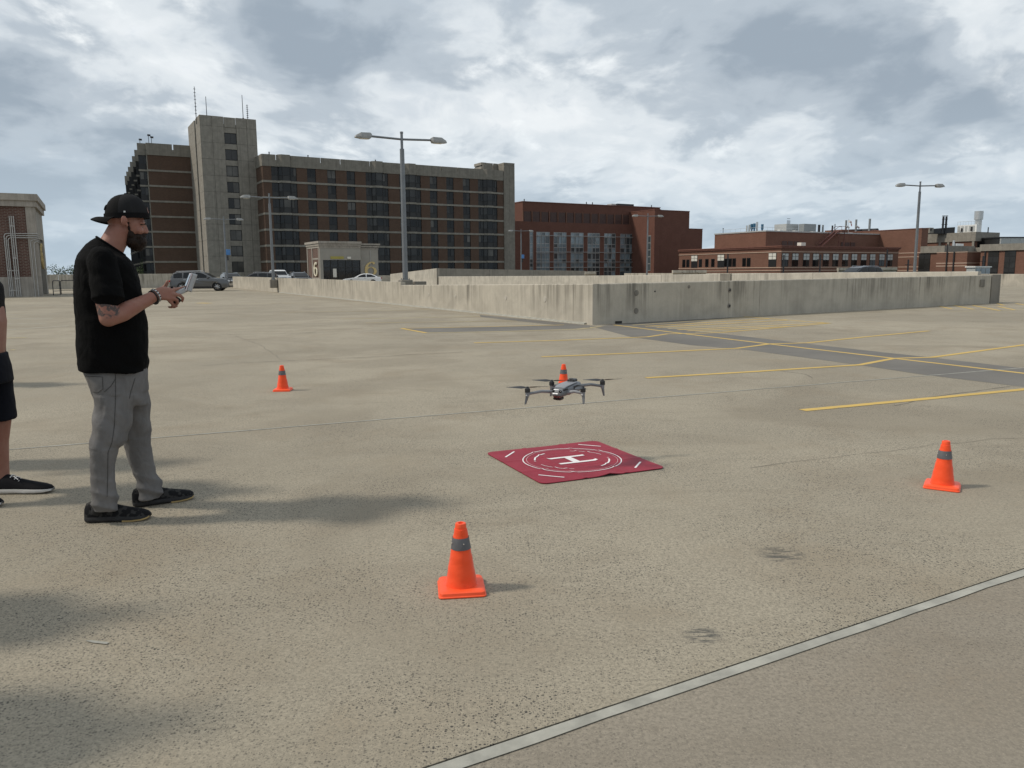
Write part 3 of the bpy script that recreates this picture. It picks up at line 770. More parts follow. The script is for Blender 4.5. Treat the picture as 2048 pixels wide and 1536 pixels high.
# ---- dormitory block with bay windows
DO, DA = tuple(at(524, 318, 140.0).xy), R(30.7)
dorm = empty('dormitory_building', (*DO, 0), DA, 'long brown brick block with concrete bands and dark bay windows behind the stair house', 'building')
DL1 = sx(DO, DA, 1007, 0, 400); DL2 = sx(DO, DA, 1028.5, 0, 400)
blk('core', dorm, 'spandrel', 0.4, DL2 - .3, 0.45, 15, GZ, 20.9)
blk('roof_slab', dorm, 'roof_membrane', 0.3, DL2 - .3, 0.32, 15, 20.92, 21.15)
ZB = [17.6 - 2.82 * k for k in range(8)]
reg = [sx(DO, DA, p, 0, 350) for p in (623, 663, 701.5, 866.5, 899.5, 932.5)]
bays = [(sx(DO, DA, a, 0, 350) + sx(DO, DA, b, 0, 350)) / 2 for a, b in ((544, 592), (732, 775), (800, 839.5), (957, 993))]
RW, BWd = 1.62, 4.5
opens = sorted([(c - RW / 2, c + RW / 2) for c in reg] + [(c - BWd / 2, c + BWd / 2) for c in bays])
edges = [0.0] + [v for o in opens for v in o] + [DL1]
for a, b in zip(edges[::2], edges[1::2]):
    blk('brick_pier', dorm, 'brick_brown', a, b, 0.0, 0.42, GZ, 20.4)
blk('brick_return', dorm, 'brick_brown', -.001, .4, .421, 7, GZ, 20.4)
for zb in ZB: blk('concrete_band', dorm, 'precast_light', -.07, DL1 + .02, -.07, 7, zb, zb + .36)
blk('parapet_base', dorm, 'precast', -.09, DL1 + .03, -.09, .2, 20.4, 21.5); blk('parapet_base', dorm, 'precast', -.09, .2, .201, 7, 20.4, 21.5)
cut = [-.09] + [sx(DO, DA, p, 0, 325) for p in (552, 580.5, 641, 680.5, 739, 765, 806, 829.5, 882, 915)] + [DL1 + .03]
for a, b in zip(cut[:-1], cut[1:]): blk('parapet_panel', dorm, 'precast', a + .07, b - .07, -.09, .2, 21.502, 22.44)
blk('parapet_panel', dorm, 'precast', -.09, .2, .201, 7, 21.502, 22.44)
# one ordinary window, copied
def window_template(w, h, name='window'):
    f = MB(); t = .075; zt = h * .40
    f.box(0, t, -.05, .06, 0, h).box(w - t, w, -.05, .06, 0, h).box(t, w - t, -.05, .06, 0, t).box(t, w - t, -.05, .06, h - t, h)
    f.box(w / 2 - t / 2, w / 2 + t / 2, -.048, .06, zt, h - t).box(t, w - t, -.049, .06, zt - t, zt)
    me = f.mesh('window')
    pl = MB().box(t, w / 2 - t / 2, .0, .04, zt, h - t).mesh('pane'); pr = MB().box(w / 2 + t / 2, w - t, .0, .04, zt, h - t).mesh('pane'); sp = MB().box(t, w - t, .0, .04, t, zt - t).mesh('spandrel')
    return me, pl, pr, sp
def variants(me, names):
    out = []
    for n_ in names:
        c = me.copy(); c.materials.clear(); c.materials.append(MATS[n_]); out.append(c)
    return out
GV = ('glass_dark', 'glass_shade', 'glass_blind'); GWT = (0.62, 0.32, 0.06)
WH = 2.82 - .36 - .06
fm, pl_, pr_, sp_ = window_template(RW, WH)
fm.materials.append(MATS['frame_black']); sp_.materials.append(MATS['spandrel'])
plv, prv = variants(pl_, GV), variants(pr_, GV)
def pick(): return rw.choices((0, 1, 2), GWT)[0]
def obj_at(name, me, parent, loc=(0, 0, 0)):
    o = bpy.data.objects.new(name, me); COL.objects.link(o); o.parent = parent; o.location = loc; return o
for c in reg:
    for kf, zb in enumerate([17.94] + [z + .36 for z in ZB[1:8]]):
        z0 = zb + .03 
        w_ = obj_at('window', fm, dorm, (c - RW / 2, .17, z0)); obj_at('pane', plv[pick()], w_); obj_at('pane', prv[pick()], w_); obj_at('spandrel', sp_, w_)
# bay window, copied
def bay_shape(w):                           # plan points of the five facets
    return [(0, .17), (.27 * w, .17), (.40 * w, -.55), (.70 * w, -.55), (.76 * w, .17), (w, .17)]
BP = bay_shape(BWd)
def facet(P, Q, h, t=.075):
    d = Vector((Q[0] - P[0], Q[1] - P[1], 0)); L = d.length; d.normalize(); n = Vector((d.y, -d.x, 0)); zt = h * .40
    def bx(mb, a, b, o0, o1, z0, z1):
        p = Vector((P[0], P[1], 0)); pts = [p + d * a + n * o1, p + d * b + n * o1, p + d * b + n * o0, p + d * a + n * o0]
        mb.hexa([(v.x, v.y, z0) for v in pts] + [(v.x, v.y, z1) for v in pts])
    f = MB(); bx(f, 0, t, -.05, .05, 0, h); bx(f, L - t, L, -.05, .05, 0, h); bx(f, t, L - t, -.05, .05, 0, t); bx(f, t, L - t, -.05, .05, h - t, h); bx(f, t, L - t, -.05, .048, zt - t, zt)
    panes = []
    if L > 1.0 and abs(d.y) < .1 and P[1] > 0:
        bx(f, L / 2 - t / 2, L / 2 + t / 2, -.05, .047, zt, h - t)
        for a, b in ((t, L / 2 - t / 2), (L / 2 + t / 2, L - t)): m_ = MB(); bx(m_, a, b, -.03, .0, zt, h - t); panes.append(m_.mesh('pane'))
    else: m_ = MB(); bx(m_, t, L - t, -.03, .0, zt, h - t); panes.append(m_.mesh('pane'))
    s_ = MB(); bx(s_, t, L - t, -.03, .0, t, zt - t)
    return f, panes, s_.mesh('spandrel')
ff = MB(); bp = []; bs = []
for P, Q in zip(BP[:-1], BP[1:]):
    f, pn, s_ = facet(P, Q, WH); ff.add(f.v, f.f); bp += [variants(m_, GV) for m_ in pn]; s_.materials.append(MATS['spandrel']); bs.append(s_)
ffm = ff.mesh('window_frame'); ffm.materials.append(MATS['frame_black'])
trap = [(BP[1][0] - .05, .3), (BP[1][0] - .05, -.072), (BP[2][0] - .05, -.66), (BP[3][0] + .05, -.66), (BP[4][0] + .05, -.072), (BP[4][0] + .05, .3)]
bandm = MB().prism(trap, -.003, .363).mesh('bay_band'); bandm.materials.append(MATS['precast_light'])
parm = MB().prism([(x, y - (.03 if y < 0 else 0)) for x, y in trap], 0, 2.1).mesh('bay_parapet'); parm.materials.append(MATS['precast'])
for c in bays:
    x0 = c - BWd / 2
    for zb in ZB: obj_at('bay_band', bandm, dorm, (x0, 0, zb))
    obj_at('bay_parapet', parm, dorm, (x0, 0, 20.39))
    for zb in [17.94] + [z + .36 for z in ZB[1:8]]:
        w_ = obj_at('bay_window', ffm, dorm, (x0, 0, zb + .03))
        for v in bp: obj_at('pane', v[pick()], w_)
        for s_ in bs: obj_at('spandrel', s_, w_)
# concrete end bay at the right, stacked panels
zt = GZ
for i in range(15):
    z1 = min(zt + 2.83, 24.1)
    for a, b in ((DL1 + .05, (DL1 + DL2) / 2 - .015), ((DL1 + DL2) / 2 + .015, DL2)): blk('concrete_panel', dorm, 'precast', a, b, -.2, 10, zt + .015, z1 - .015)
    zt = z1
    if zt >= 24.1: break
blk('core', dorm, 'precast', DL1 + .1, DL2 - .05, -.16, 9.9, GZ, 24.0)
for a, b in ((sx(DO, DA, 968, 2.5), sx(DO, DA, 988, 2.5) - .12), (sx(DO, DA, 988, 2.5) + .1, DL1 + .03)): blk('screen_wall', dorm, 'precast', a, b, 2.4, 2.7, 20.9, 24.15)
xx = sx(DO, DA, 959.5, 4)
for z in (21.0, 22.9, 23.7): blk('louver_blade', dorm, 'precast_light', xx, xx + 1.2, 2.75, 6.0, z, z + .55)
blk('louver_back', dorm, 'frame_black', xx + .2, xx + 1.2, 3.0, 6.0, 21.6, 23.65)
for p_, z1 in ((549, 23.0), (625, 22.9), (757, 22.95)):
    q = sx(DO, DA, p_, 1.0); MB().tube([(q, 1, 21.1), (q, 1, z1 - .1), (q, 1, z1)], [.10, .10, .16], 8).build('vent_pipe', MATS['metal_dark'], dorm)

# ---- concrete stair tower
TO, TA = tuple(at(398, 229, 139.6).xy), R(30.3)
tower = empty('concrete_tower', (*TO, 0), TA, 'tall ribbed concrete tower with one column of windows and rooftop aerials', 'tower')
TWd, TTop = 9.65, at(398, 229, 139.6).z
blk('core', tower, 'frame_black', .3, TWd - .3, .35, 12, GZ, TTop - 1.2)
conc_wall('tower_concrete', (0.265, 0.243, 0.208), 0.30, 0.12)
rows = [TTop - 1.75 - 2.83 * i for i in range(17)]
for i in range(len(rows) + 1):
    z1 = TTop if i == 0 else rows[i - 1]; z0 = rows[i] if i < len(rows) else GZ
    if z1 - z0 < .1: continue
    for a, b in ((0.0, 2.0), (2.03, 4.02), (6.13, 7.9), (7.93, TWd)): blk('concrete_panel', tower, 'tower_concrete', a + .01, b, 0, .36, z0 + .03, z1)
    blk('concrete_panel', tower, 'tower_concrete', TWd - .36, TWd, .37, 9, z0 + .03, z1)
    for a, b in ((.372, 4.6), (6.0, 13.5)): blk('side_panel', tower, 'tower_concrete', 0.012, .36, a, b, z0 + .03, z1)
    if i > 0:
        blk('sill_panel', tower, 'tower_concrete', 4.05, 6.1, .1, .34, z1 - .95, z1 - .03)
        zw0, zw1 = z0 - .0 + .06, z1 - 1.0
        f = blk('window', tower, 'frame_black', 4.05, 6.1, .26, .34, zw0 - .03, zw1 + .05)
        for a, b in ((4.13, 5.04), (5.12, 6.02)):
            blk('pane', f, ('glass_shade' if i < 3 else 'glass_blind') if rw.random() < .8 else 'glass_dark', a, b, .235, .255, zw0 + .06, zw1 - .04)
blk('top_panel', tower, 'tower_concrete', 4.10, 6.05, 0.02, .34, rows[0], TTop - .04)
for px, y0, y1 in ((392, 173, 228), (413.5, 193, 230), (486, 190, 236), (495, 209, 237)):
    x = sx(TO, TA, px, 2.0, 230); z1 = zat(px, y0, TO, TA, x, 2.0)
    mb = MB().tube([(x, 2, TTop - 1.3), (x, 2, z1)], [.075, .05], 6)
    for j in range(8 if px in (392, 495) else 1):
        zz = TTop + (z1 - TTop) * (j + .8) / 8.5; mb.tube([(x - .18, 2, zz), (x + .18, 2, zz)], .045, 5)
    mb.build('antenna', MATS['metal_dark'], tower)

# ---- left wing with stepped bays
LO, LA = tuple(at(293, 297, 147.0).xy), R(28.6)
wing = empty('brick_wing', (*LO, 0), LA, 'brown brick wing with saw tooth bay windows left of the concrete tower', 'building')
LW = 8.15; LZ = [20.5 - 2.8 * k for k in range(9)]
blk('core', wing, 'spandrel', .3, 12, .4, 62, GZ, 24.2)
blk('brick_wall', wing, 'brick_brown', 0, LW, 0, .41, GZ, 23.45)
blk('concrete_edge', wing, 'precast_light', -.14, -.002, -.03, .5, GZ, 23.45)
for z in LZ: blk('concrete_band', wing, 'precast_light', -.08, LW + .05, -.08, .6, z, z + .34)
for a, b in ((-.1, 4.35), (4.6, LW + .03)): blk('parapet_panel', wing, 'precast', a, b, -.1, .3, 24.6, 25.6)
blk('parapet_base', wing, 'precast', -.1, LW + .03, -.1, .3, 23.45, 24.6)
blk('recess_wall', wing, 'precast', LW, LW + 4, 1.2, 1.6, GZ, 24.6)
for z in LZ[:-1] + [LZ[0] + 2.8]:
    f = blk('window', wing, 'frame_black', LW + .15, LW + 1.75, 1.10, 1.21, z - 2.05, z - .15)
    for a, b in ((LW + .22, LW + .9), (LW + 1.0, LW + 1.68)): blk('pane', f, 'glass_shade', a, b, 1.07, 1.098, z - 1.95, z - .22)
for i in range(7):
    y0 = .6 + i * 9.0
    plan = lambda o: [(-1.45 - o, y0 - o), (.29 - o * .02, y0 - o), (.29, y0 + 6.5 + o), (-.75, y0 + 6.5 + o)]
    MB().prism(plan(0), GZ, 23.4).build('stepped_bay', MATS['frame_black'], wing)
    MB().prism(plan(.1), 23.41, 25.55).build('bay_parapet', MATS['precast'], wing)
    for z in LZ:
        MB().prism(plan(.08), z + .02, z + .33).build('bay_band', MATS['precast_light'], wing)
        if i < 4:
            for a, b in ((-1.32, -.75), (-.62, -.08)): blk('bay_pane', wing, GV[pick()], a, b, y0 - .03, y0 - .003, z + 1.35, z + 2.6)
for x, y, z in ((0.6, 2, 27.3), (1.1, 2.2, 27.0), (-.9, 2, 26.4)):
    mb = MB().tube([(x, y, 24.3), (x, y, z)], .05, 6).cbox((x + .1, y, z), (.5, .25, .3), .4); mb.build('roof_camera', MATS['metal_dark'], wing)

# ---- dark red brick hall
HO, HA = (2.7, 190.0), R(29.8)
hall = empty('brick_hall', (*HO, 0), HA, 'dark red brick hall with tall glazed bays and a sunlit brick fin', 'building')
hx = lambda p, yy=0.0: sx(HO, HA, p, yy)
xe = hx(1264); xr = hx(1318, 1.4)
blk('upper_wall', hall, 'brick_red', hx(1046, 1.4), xr, 1.4, 24, 9.8, 18.45)
blk('coping', hall, 'brick_cap', hx(1046, 1.4) - .12, xr + .1, 1.28, 24, 18.45, 18.62)
ca = hx(1046, 1.28)
for i in range(14):
    a = ca + (xe - ca) * i / 13
    blk('pilaster', hall, 'brick_red_light', a - .14, a + .14, 1.05, 1.39, 12.6, 16.35)
    if i < 13: blk('louver_panel', hall, 'louver_brown', a + .3, ca + (xe - ca) * (i + 1) / 13 - .3, 1.2, 1.38, 12.7, 16.2)
# lower wall as piers round the glazing
wins = [(1073, 1099.5), (1107.5, 1133), (1141.5, 1167), (1175, 1199.5), (1208, 1231), (1240, 1269.5)]
wx = [(hx(a), hx(b)) for a, b in wins]; sxw = (hx(1059.5), hx(1066.5))
ed = [-9.0, sxw[0], sxw[1]] + [v for w_ in wx for v in w_] + [xe + 1.5]
for a, b in zip(ed[::2], ed[1::2]): blk('brick_pier', hall, 'brick_red', a, b, 0, .6, GZ, 11.3)
blk('brick_wall', hall, 'brick_red', -9, xe + 1.5, 0, .6, 11.301, 13.7)
blk('core', hall, 'spandrel', -8.6, xr, 1.42, 23, GZ, 9.79); blk('core', hall, 'spandrel', -8.6, xe + 1.4, .61, 1.41, GZ, 13.6)
rz_ = [11.25, 10.3, 8.5, 7.6, 6.2, 4.7, 3.75, 2.75, 1.6, -.9]
for wi, (a, b) in enumerate([sxw] + wx):
    fr = MB(); w_ = b - a
    cols = [0, .30, .40, .66, 1.0] if wi else [0, 1.0]
    for c in cols: fr.box(a + (w_ - .1) * c, a + (w_ - .1) * c + .1, .02, .3, -1, 11.25)
    for z in rz_: fr.box(a, b, .04, .29, z - .11, z + .02)
    f = fr.build('window_frame', MATS['mullion'], hall)
    for c0, c1 in zip(cols[:-1], cols[1:]):
        for z1, z0 in zip(rz_[:-1], rz_[1:]):
            dk = rw.random(); low = z1 < 7.0
            mt = 'glass_blue' if dk < (.42 if (low and wi > 3) else .78 if wi < 4 else .55) else 'glass_blue_dark'
            blk('pane', f, mt, a + w_ * c0 + .1, a + w_ * c1 - .02, .12, .16, z0 + .02, z1 - .11)
for z in (10.35, 6.35, 3.9, 2.5): blk('sunshade_rail', hall, 'mullion', wx[0][0] - .4, wx[-1][1] + .3, -.5, -.36, z, z + .12)
# fin block
fy = -9.0; f0, f1, f2 = hx(1308, fy), hx(1378, fy), hx(1405, fy)
blk('fin_wall', hall, 'brick_red', f0, f0 + 1.9, fy, 12, GZ, 16.9); blk('fin_coping', hall, 'brick_cap', f0 - .08, f0 + 1.95, fy - .08, 12, 16.9, 17.05)
blk('end_wall', hall, 'brick_red', f0 + 1.9, f1, fy + .25, 14, GZ, 16.82); blk('end_coping', hall, 'brick_cap', f0 + 1.96, f1 + .08, fy + .17, 14, 16.82, 16.97)
blk('step_wall', hall, 'brick_red', f1, f2, fy + .3, 13, GZ, 12.4); blk('step_coping', hall, 'brick_cap', f1 + .1, f2 + .08, fy + .22, 13, 12.4, 12.53)
g_ = blk('strip_window', hall, 'mullion', f0 - .06, f0 - .002, fy + 1.3, fy + 2.5, 1.6, 10.6)
for i in range(5): blk('pane', g_, 'glass_blue_dark', f0 - .09, f0 - .061, fy + 1.45, fy + 2.35, 1.8 + i * 1.76, 3.3 + i * 1.76)
blk('roof_unit', hall, 'metal_dark', hx(1234, 6), hx(1266, 6), 6, 9, 18.5, 19.6); blk('roof_unit', hall, 'clad_light', hx(1222, 6), hx(1231, 6), 6, 8, 18.5, 19.5)
for p_ in (1049, 1172, 1184, 1301): MB().tube([(hx(p_, 3), 3, 18.4), (hx(p_, 3), 3, 19.3)], .12, 6).build('vent_pipe', MATS['metal_dark'], hall)

# ---- low brick laboratory
BO, BA = (52.0, 150.0), R(30.0)
lab = empty('brick_laboratory', (*BO, 0), BA, 'low brick laboratory with a cornice and a row of white topped windows', 'building')
by = lambda p, xx=0.0: sy(BO, BA, p, xx)
bx_ = lambda p, yy=0.0: sx(BO, BA, p, yy)
BL = bx_(1796); BLy = by(1358)
blk('wall', lab, 'brick_red_light', 0, BL, 0, BLy, GZ, 5.55)
for z0, z1, o in ((5.55, 5.75, .12), (5.75, 6.0, .28), (6.0, 6.2, .4), (4.95, 5.1, .10), (1.95, 2.1, .12), (1.35, 1.5, .12)):
    blk('cornice' if z0 > 5.2 else 'string_course', lab, 'brick_cap' if z0 > 5.2 else 'stone_trim', -o, BL + o, -o, BLy, z0, z1)
def labwin(face, t, w, z0, z1, white):
    if face == 'L':
        f = blk('window', lab, 'frame_black', -.06, -.003, t - w / 2, t + w / 2, z0, z1)
        if white:
            for i in range(2):
                for j in range(2): blk('pane', f, 'paper', -.085, -.061, t - w / 2 + .06 + i * w / 2, t - .04 + i * w / 2, z1 - 1.3 + .05 + j * .62, z1 - .70 + j * .62)
        else: blk('pane', f, 'glass_dark', -.08, -.061, t - w / 2 + .1, t + w / 2 - .1, z0 + .1, z1 - .1)
    else:
        f = blk('window', lab, 'frame_black', t - w / 2, t + w / 2, -.06, -.003, z0, z1)
        for i in range(2):
            for j in range(2): blk('pane', f, 'clad_light', t - w / 2 + .06 + i * w / 2, t - .04 + i * w / 2, -.085, -.061, z1 - 1.3 + .05 + j * .62, z1 - .70 + j * .62)
            blk('pane', f, GV[pick()], t - w / 2 + .06 + i * w / 2, t - .04 + i * w / 2, -.08, -.061, z0 + .08, z1 - 1.33)
for p_ in (1389, 1442, 1545): labwin('L', by(p_), 1.9 if p_ < 1500 else 1.9, 2.15, 4.85, True)
for p_ in (1368, 1376, 1401, 1414, 1426, 1452, 1460.5, 1468.5, 1488.5, 1497.5): labwin('L', by(p_), .95, 2.3, 4.0, False)
for p_ in (1425, 1440, 1452, 1460.5, 1468.5, 1488.5, 1497.5, 1543): labwin('L', by(p_), 1.0, -.6, .95, False)
for p_ in (1570, 1590, 1612, 1631, 1651.5, 1670.5, 1690, 1708, 1727, 1744.5, 1763, 1779.5): labwin('F', bx_(p_), 1.75, 2.2, 4.75, True)
# upper tier
UO = (53.8 + .0, 165.0); uy = 0
c_, s_ = math.cos(BA), math.sin(BA)
ux = (UO[0] - BO[0]) * c_ + (UO[1] - BO[1]) * s_; uyy = -(UO[0] - BO[0]) * s_ + (UO[1] - BO[1]) * c_
ul = sy(BO, BA, 1428, ux) 
ur = sx(BO, BA, 1750, uyy)
blk('upper_wall', lab, 'brick_red_light', ux, ur + 6, uyy, ul, 5.0, 9.6)
blk('upper_coping', lab, 'clad_light', ux - .12, ur + 5.9, uyy - .12, ul + .1, 9.6, 9.85)
for a, b in ((1562, 1572), (1574, 1584), (1586, 1596.5), (1680, 1686), (1688, 1697), (1699, 1708)): blk('louver_panel', lab, 'louver_brown', sx(BO, BA, a, uyy), sx(BO, BA, b, uyy), uyy - .1, uyy - .003, 6.3, 7.7)
blk('roof_hatch', lab, 'paper', sx(BO, BA, 1601, 3), sx(BO, BA, 1610, 3), 3, 4, 6.2, 7.0)
# steel stair up the wall
xa, xb, xc = sx(BO, BA, 1634, uyy - 1), sx(BO, BA, 1671, uyy - 1), sx(BO, BA, 1684, uyy - 1)
for dy in (-.5, -1.5):
    MB().tube([(xa, uyy + dy, 6.2), (xb, uyy + dy, 10.1)], .12, 6).build('stair_stringer', MATS['steel_red'], lab)
    MB().tube([(xa, uyy + dy, 7.2), (xb, uyy + dy, 11.1), (xc, uyy + dy, 11.1), (xc, uyy + dy, 10.1)], .05, 6).build('handrail', MATS['steel_red'], lab)
for i in range(12): 
    t = (i + .5) / 12; blk('stair_tread', lab, 'steel_red', xa + (xb - xa) * t - .15, xa + (xb - xa) * t + .15, uyy - 1.5, uyy - .5, 6.2 + 3.9 * t, 6.26 + 3.9 * t)
blk('stair_landing', lab, 'steel_red', xb, xc, uyy - 1.6, uyy - .1, 10.0, 10.15)
for dx in (0.2, xc - xb - .2): MB().tube([(xb + dx, uyy - 1.4, 6.2), (xb + dx, uyy - 1.4, 10)], .08, 6).build('stair_post', MATS['steel_red'], lab)
# taller block at the right end
KO = (91.9, 175.0); kx = (KO[0] - BO[0]) * c_ + (KO[1] - BO[1]) * s_; ky = -(KO[0] - BO[0]) * s_ + (KO[1] - BO[1]) * c_
blk('end_block', lab, 'brick_red_light', kx, kx + 2.4, ky, ky + 26, GZ, 10.5); blk('end_coping', lab, 'brick_cap', kx - .1, kx + 2.5, ky - .1, ky + 26, 10.5, 10.65)
for z in (5.1, 4.2, 1.95, 1.15): blk('stone_stripe', lab, 'stone_trim', kx - .06, kx + 2.46, ky - .06, ky + 9, z, z + .2)
# roof plant on the laboratory
def roofx(px, D): 
    v = ray(px, 470); X = v.x / v.y * D
    return ((X - BO[0]) * c_ + (D - BO[1]) * s_, -(X - BO[0]) * s_ + (D - BO[1]) * c_)
def stack(px, y1, D, r, mat, cap=None, zb=9.5):
    x, y = roofx(px, D); z1 = at(px, y1, D).z
    mb = MB()
    if cap: mb.tube([(x, y, zb), (x, y, z1 - 1.3), (x, y, z1 - 1.0), (x, y, z1)], [r * .6, r * .6, r, r], 12)
    else: mb.tube([(x, y, zb), (x, y, z1)], r, 12)
    return mb.build('exhaust_stack', MATS[mat], lab, 40)
for a in ((1493, 451, 176, .17, 'clad_light'), (1498, 449.5, 176, .2, 'clad_light'), (1503, 448, 176, .3, 'duct_blue', 1), (1508, 447, 175, .3, 'duct_blue', 1), (1513.5, 444, 176, .22, 'metal_light'), (1524, 448.5, 174, .28, 'duct_blue', 1),
          (1637.5, 449.5, 188, .3, 'metal_dark'), (1645, 450, 188, .22, 'clad_grey'), (1664, 451, 190, .2, 'metal_dark'), (1669, 448, 190, .1, 'metal_dark'), (1691, 440.5, 192, .24, 'clad_grey'), (1711, 439, 192, .24, 'clad_grey'), (1738, 437.5, 192, .26, 'clad_grey')): stack(*a)
for a in ((1692, 1698, 452, 456), (1712, 1718, 452, 456)):
    x, y = roofx(a[0], 191.5); x1, y1 = roofx(a[1], 191.5); MB().tube([(x, y, at(a[0], a[2], 191.5).z), (x1, y1, at(a[1], a[3], 191.5).z)], .22, 8).build('duct_elbow', MATS['metal_light'], lab, 40)
x, y = roofx(1446, 178); MB().tube([(x, y, 9.6), (x, y, at(1446, 458, 178).z)], .06, 6).ellip((x, y, at(1446, 457.5, 178).z), (.14, .14, .14), 8, 6).build('vent_pipe', MATS['metal_dark'], lab)
def house(p0, p1, p2, ytop, D, m, name='penthouse'):
    x0, y0 = roofx(p1, D); d = ray(p2, 470); 
    x1 = sx(BO, BA, p2, y0); y2 = sy(BO, BA, p0, x0)
    blk(name, lab, m, x0, x1, y0, y2, 9.4, at(p1, ytop, D).z)
house(1546, 1572, 1594, 447.5, 182, 'clad_light'); house(1594.5, 1607.5, 1629, 447.5, 181, 'clad_grey')
x, y = roofx(1576, 183)
mb = MB()
for dx in (-.45, -.15, .15, .45): mb.tube([(x + dx, y, 12.0), (x + dx, y, at(1576, 440.5, 183).z)], .05, 5)
mb.tube([(x - .5, y, 13.4), (x + .5, y, 13.4)], .05, 5); mb.build('ladder', MATS['metal_dark'], lab)
x, y = roofx(1700, 192); x2, y2 = roofx(1758, 190)
blk('plant_screen', lab, 'brick_red_light', roofx(1688, 190)[0], roofx(1735, 190)[0], y, y + 5, 9.0, at(1710, 459.5, 192).z); MB().tube([(x, y + .5, 10.9), (x + 5, y + .5, 11.1), (x2, y2 + .5, 11.0)], .45, 10).build('roof_duct', MATS['metal_dark'], lab, 40)
for p_, D in ((1560, 172), (1590, 176), (1625, 180), (1630, 181), (1700, 187)):
    x, y = roofx(p_, D); MB().cbox((x, y, 10.0), (1.0, .8, .55)).build('roof_vent', MATS['box_white'], lab)
# thin roof-edge railing
for (pa, Da, pb, Db) in ((1440, 178, 1525, 166), (1525, 166, 1600, 175)):
    xa_, ya_ = roofx(pa, Da); xb_, yb_ = roofx(pb, Db); mb = MB()
    mb.tube([(xa_, ya_, 10.6), (xb_, yb_, 10.6)], .03, 4)
    for i in range(9): mb.tube([(xa_ + (xb_ - xa_) * i / 8, ya_ + (yb_ - ya_) * i / 8, 9.7), (xa_ + (xb_ - xa_) * i / 8, ya_ + (yb_ - ya_) * i / 8, 10.6)], .025, 4)
    mb.build('roof_railing', MATS['metal_light'], lab)
# wind sock on its mast
x, y = roofx(1696, 191); zt_ = at(1696, 438, 191).z
ws = empty('wind_sock', tuple(lab.matrix_basis @ Vector((x, y, 0))), BA, 'small red and white wind sock on the laboratory roof', 'wind sock')
MB().tube([(0, 0, 9.5), (0, 0, zt_)], .05, 6).build('mast', MATS['metal_light'], ws)
for i, mt in enumerate(('sock_white', 'sock_red', 'sock_white', 'sock_red')):
    pts = [(.05, 0, zt_ - .55), (.55, 0, zt_ - .6), (.85, 0, zt_ - .75), (1.05, 0, zt_ - 1.2), (1.2, 0, zt_ - 1.7)]
    MB().tube([pts[i], pts[i + 1]], [.28 - .05 * i, .23 - .05 * i], 10).build('sock_section', MATS[mt], ws)

# ---- concrete banded buildings on the right
def colwin(root, face, t, w, z0, z1, cuts, side=-.05):
    f = blk('window', root, 'frame_black', *((side, -.003, t - w / 2, t + w / 2) if face == 'L' else (t - w / 2, t + w / 2, side, -.003)), z0, z1)
    n_ = len(cuts) - 1
    for i in range(n_):
        for j in range(2):
            a, b = t - w / 2 + .06 + j * w / 2, t - .05 + (j + 1) * w / 2 - w / 2 + w * 0
            b = a + w / 2 - .1
            mt = ('glass_dark', 'spandrel', 'glass_shade', 'spandrel', 'glass_shade')[i % 5]
            blk('pane', f, mt, *((side - .025, side - .001, a, b) if face == 'L' else (a, b, side - .025, side - .001)), z0 + (z1 - z0) * cuts[i] + .04, z0 + (z1 - z0) * cuts[i + 1] - .04)
PO = (112.8, 190.0); plant = empty('plant_building', (*PO, 0), BA, 'brick and concrete building carrying a white air unit and twin black stacks', 'building')
px_ = sx(PO, BA, 1992); py_ = sy(PO, BA, 1843)
blk('wall', plant, 'brick_red_light', 0, px_, 0, py_ + 8, GZ, 8.2); blk('concrete_fascia', plant, 'precast_light', -.3, px_ + .2, -.3, py_ + 8, 8.2, 10.4)
for t in (0.25, sy(PO, BA, 1895), sy(PO, BA, 1878)): blk('concrete_pilaster', plant, 'precast_light', -.25, -.003, t - .25, t + .25, GZ, 8.19)
for t in (sx(PO, BA, 1960), sx(PO, BA, 1972)): blk('concrete_pilaster', plant, 'precast_light', t - .2, t + .2, -.25, -.003, GZ, 8.19)
for t, w in ((sx(PO, BA, 1955), 1.3), (sx(PO, BA, 1966), 1.1)): colwin(plant, 'F', t, w, 4.4, 8.0, (0, .5, 1))
colwin(plant, 'L', sy(PO, BA, 1846), 1.6, 4.2, 8.0, (0, .5, 1))
def pl(px, D): 
    v = ray(px, 470); X = v.x / v.y * D
    return ((X - PO[0]) * c_ + (D - PO[1]) * s_, -(X - PO[0]) * s_ + (D - PO[1]) * c_)
x, y = pl(1952, 193); xb_, yb_ = pl(1972, 193); yl = sy(PO, BA, 1910, x)
blk('air_unit', plant, 'box_white', x, xb_, y, yl, 10.5, 12.35)
for i in range(5): blk('access_door', plant, 'clad_light', x - .03, x - .002, y + .4 + i * (yl - y) / 5.2, y + .3 + (i + .8) * (yl - y) / 5.2, 10.7, 12.1)
for i in range(3): blk('valve', plant, 'metal_dark', x - .3, x - .031, y + 1 + i * 2.4, y + 1.3 + i * 2.4, 10.8, 11.9 - .3 * i)
x2, y2 = pl(1954.5, 195); MB().tube([(x2, y2, 12.3), (x2, y2, 13.6), (x2, y2, 13.61), (x2, y2, 15.7)], [.75, .75, 1.0, 1.0], 18).build('silver_tank', MATS['metal_light'], plant, 30)
mb = MB()
for (a, b) in (((x, y), (x, yl)), ((x, y), (xb_, y))):
    mb.tube([(a[0], a[1], 13.2), (b[0], b[1], 13.2)], .04, 4)
    for i in range(8): mb.tube([(a[0] + (b[0] - a[0]) * i / 7, a[1] + (b[1] - a[1]) * i / 7, 12.3), (a[0] + (b[0] - a[0]) * i / 7, a[1] + (b[1] - a[1]) * i / 7, 13.2)], .03, 4)
mb.build('roof_railing', MATS['metal_light'], plant)
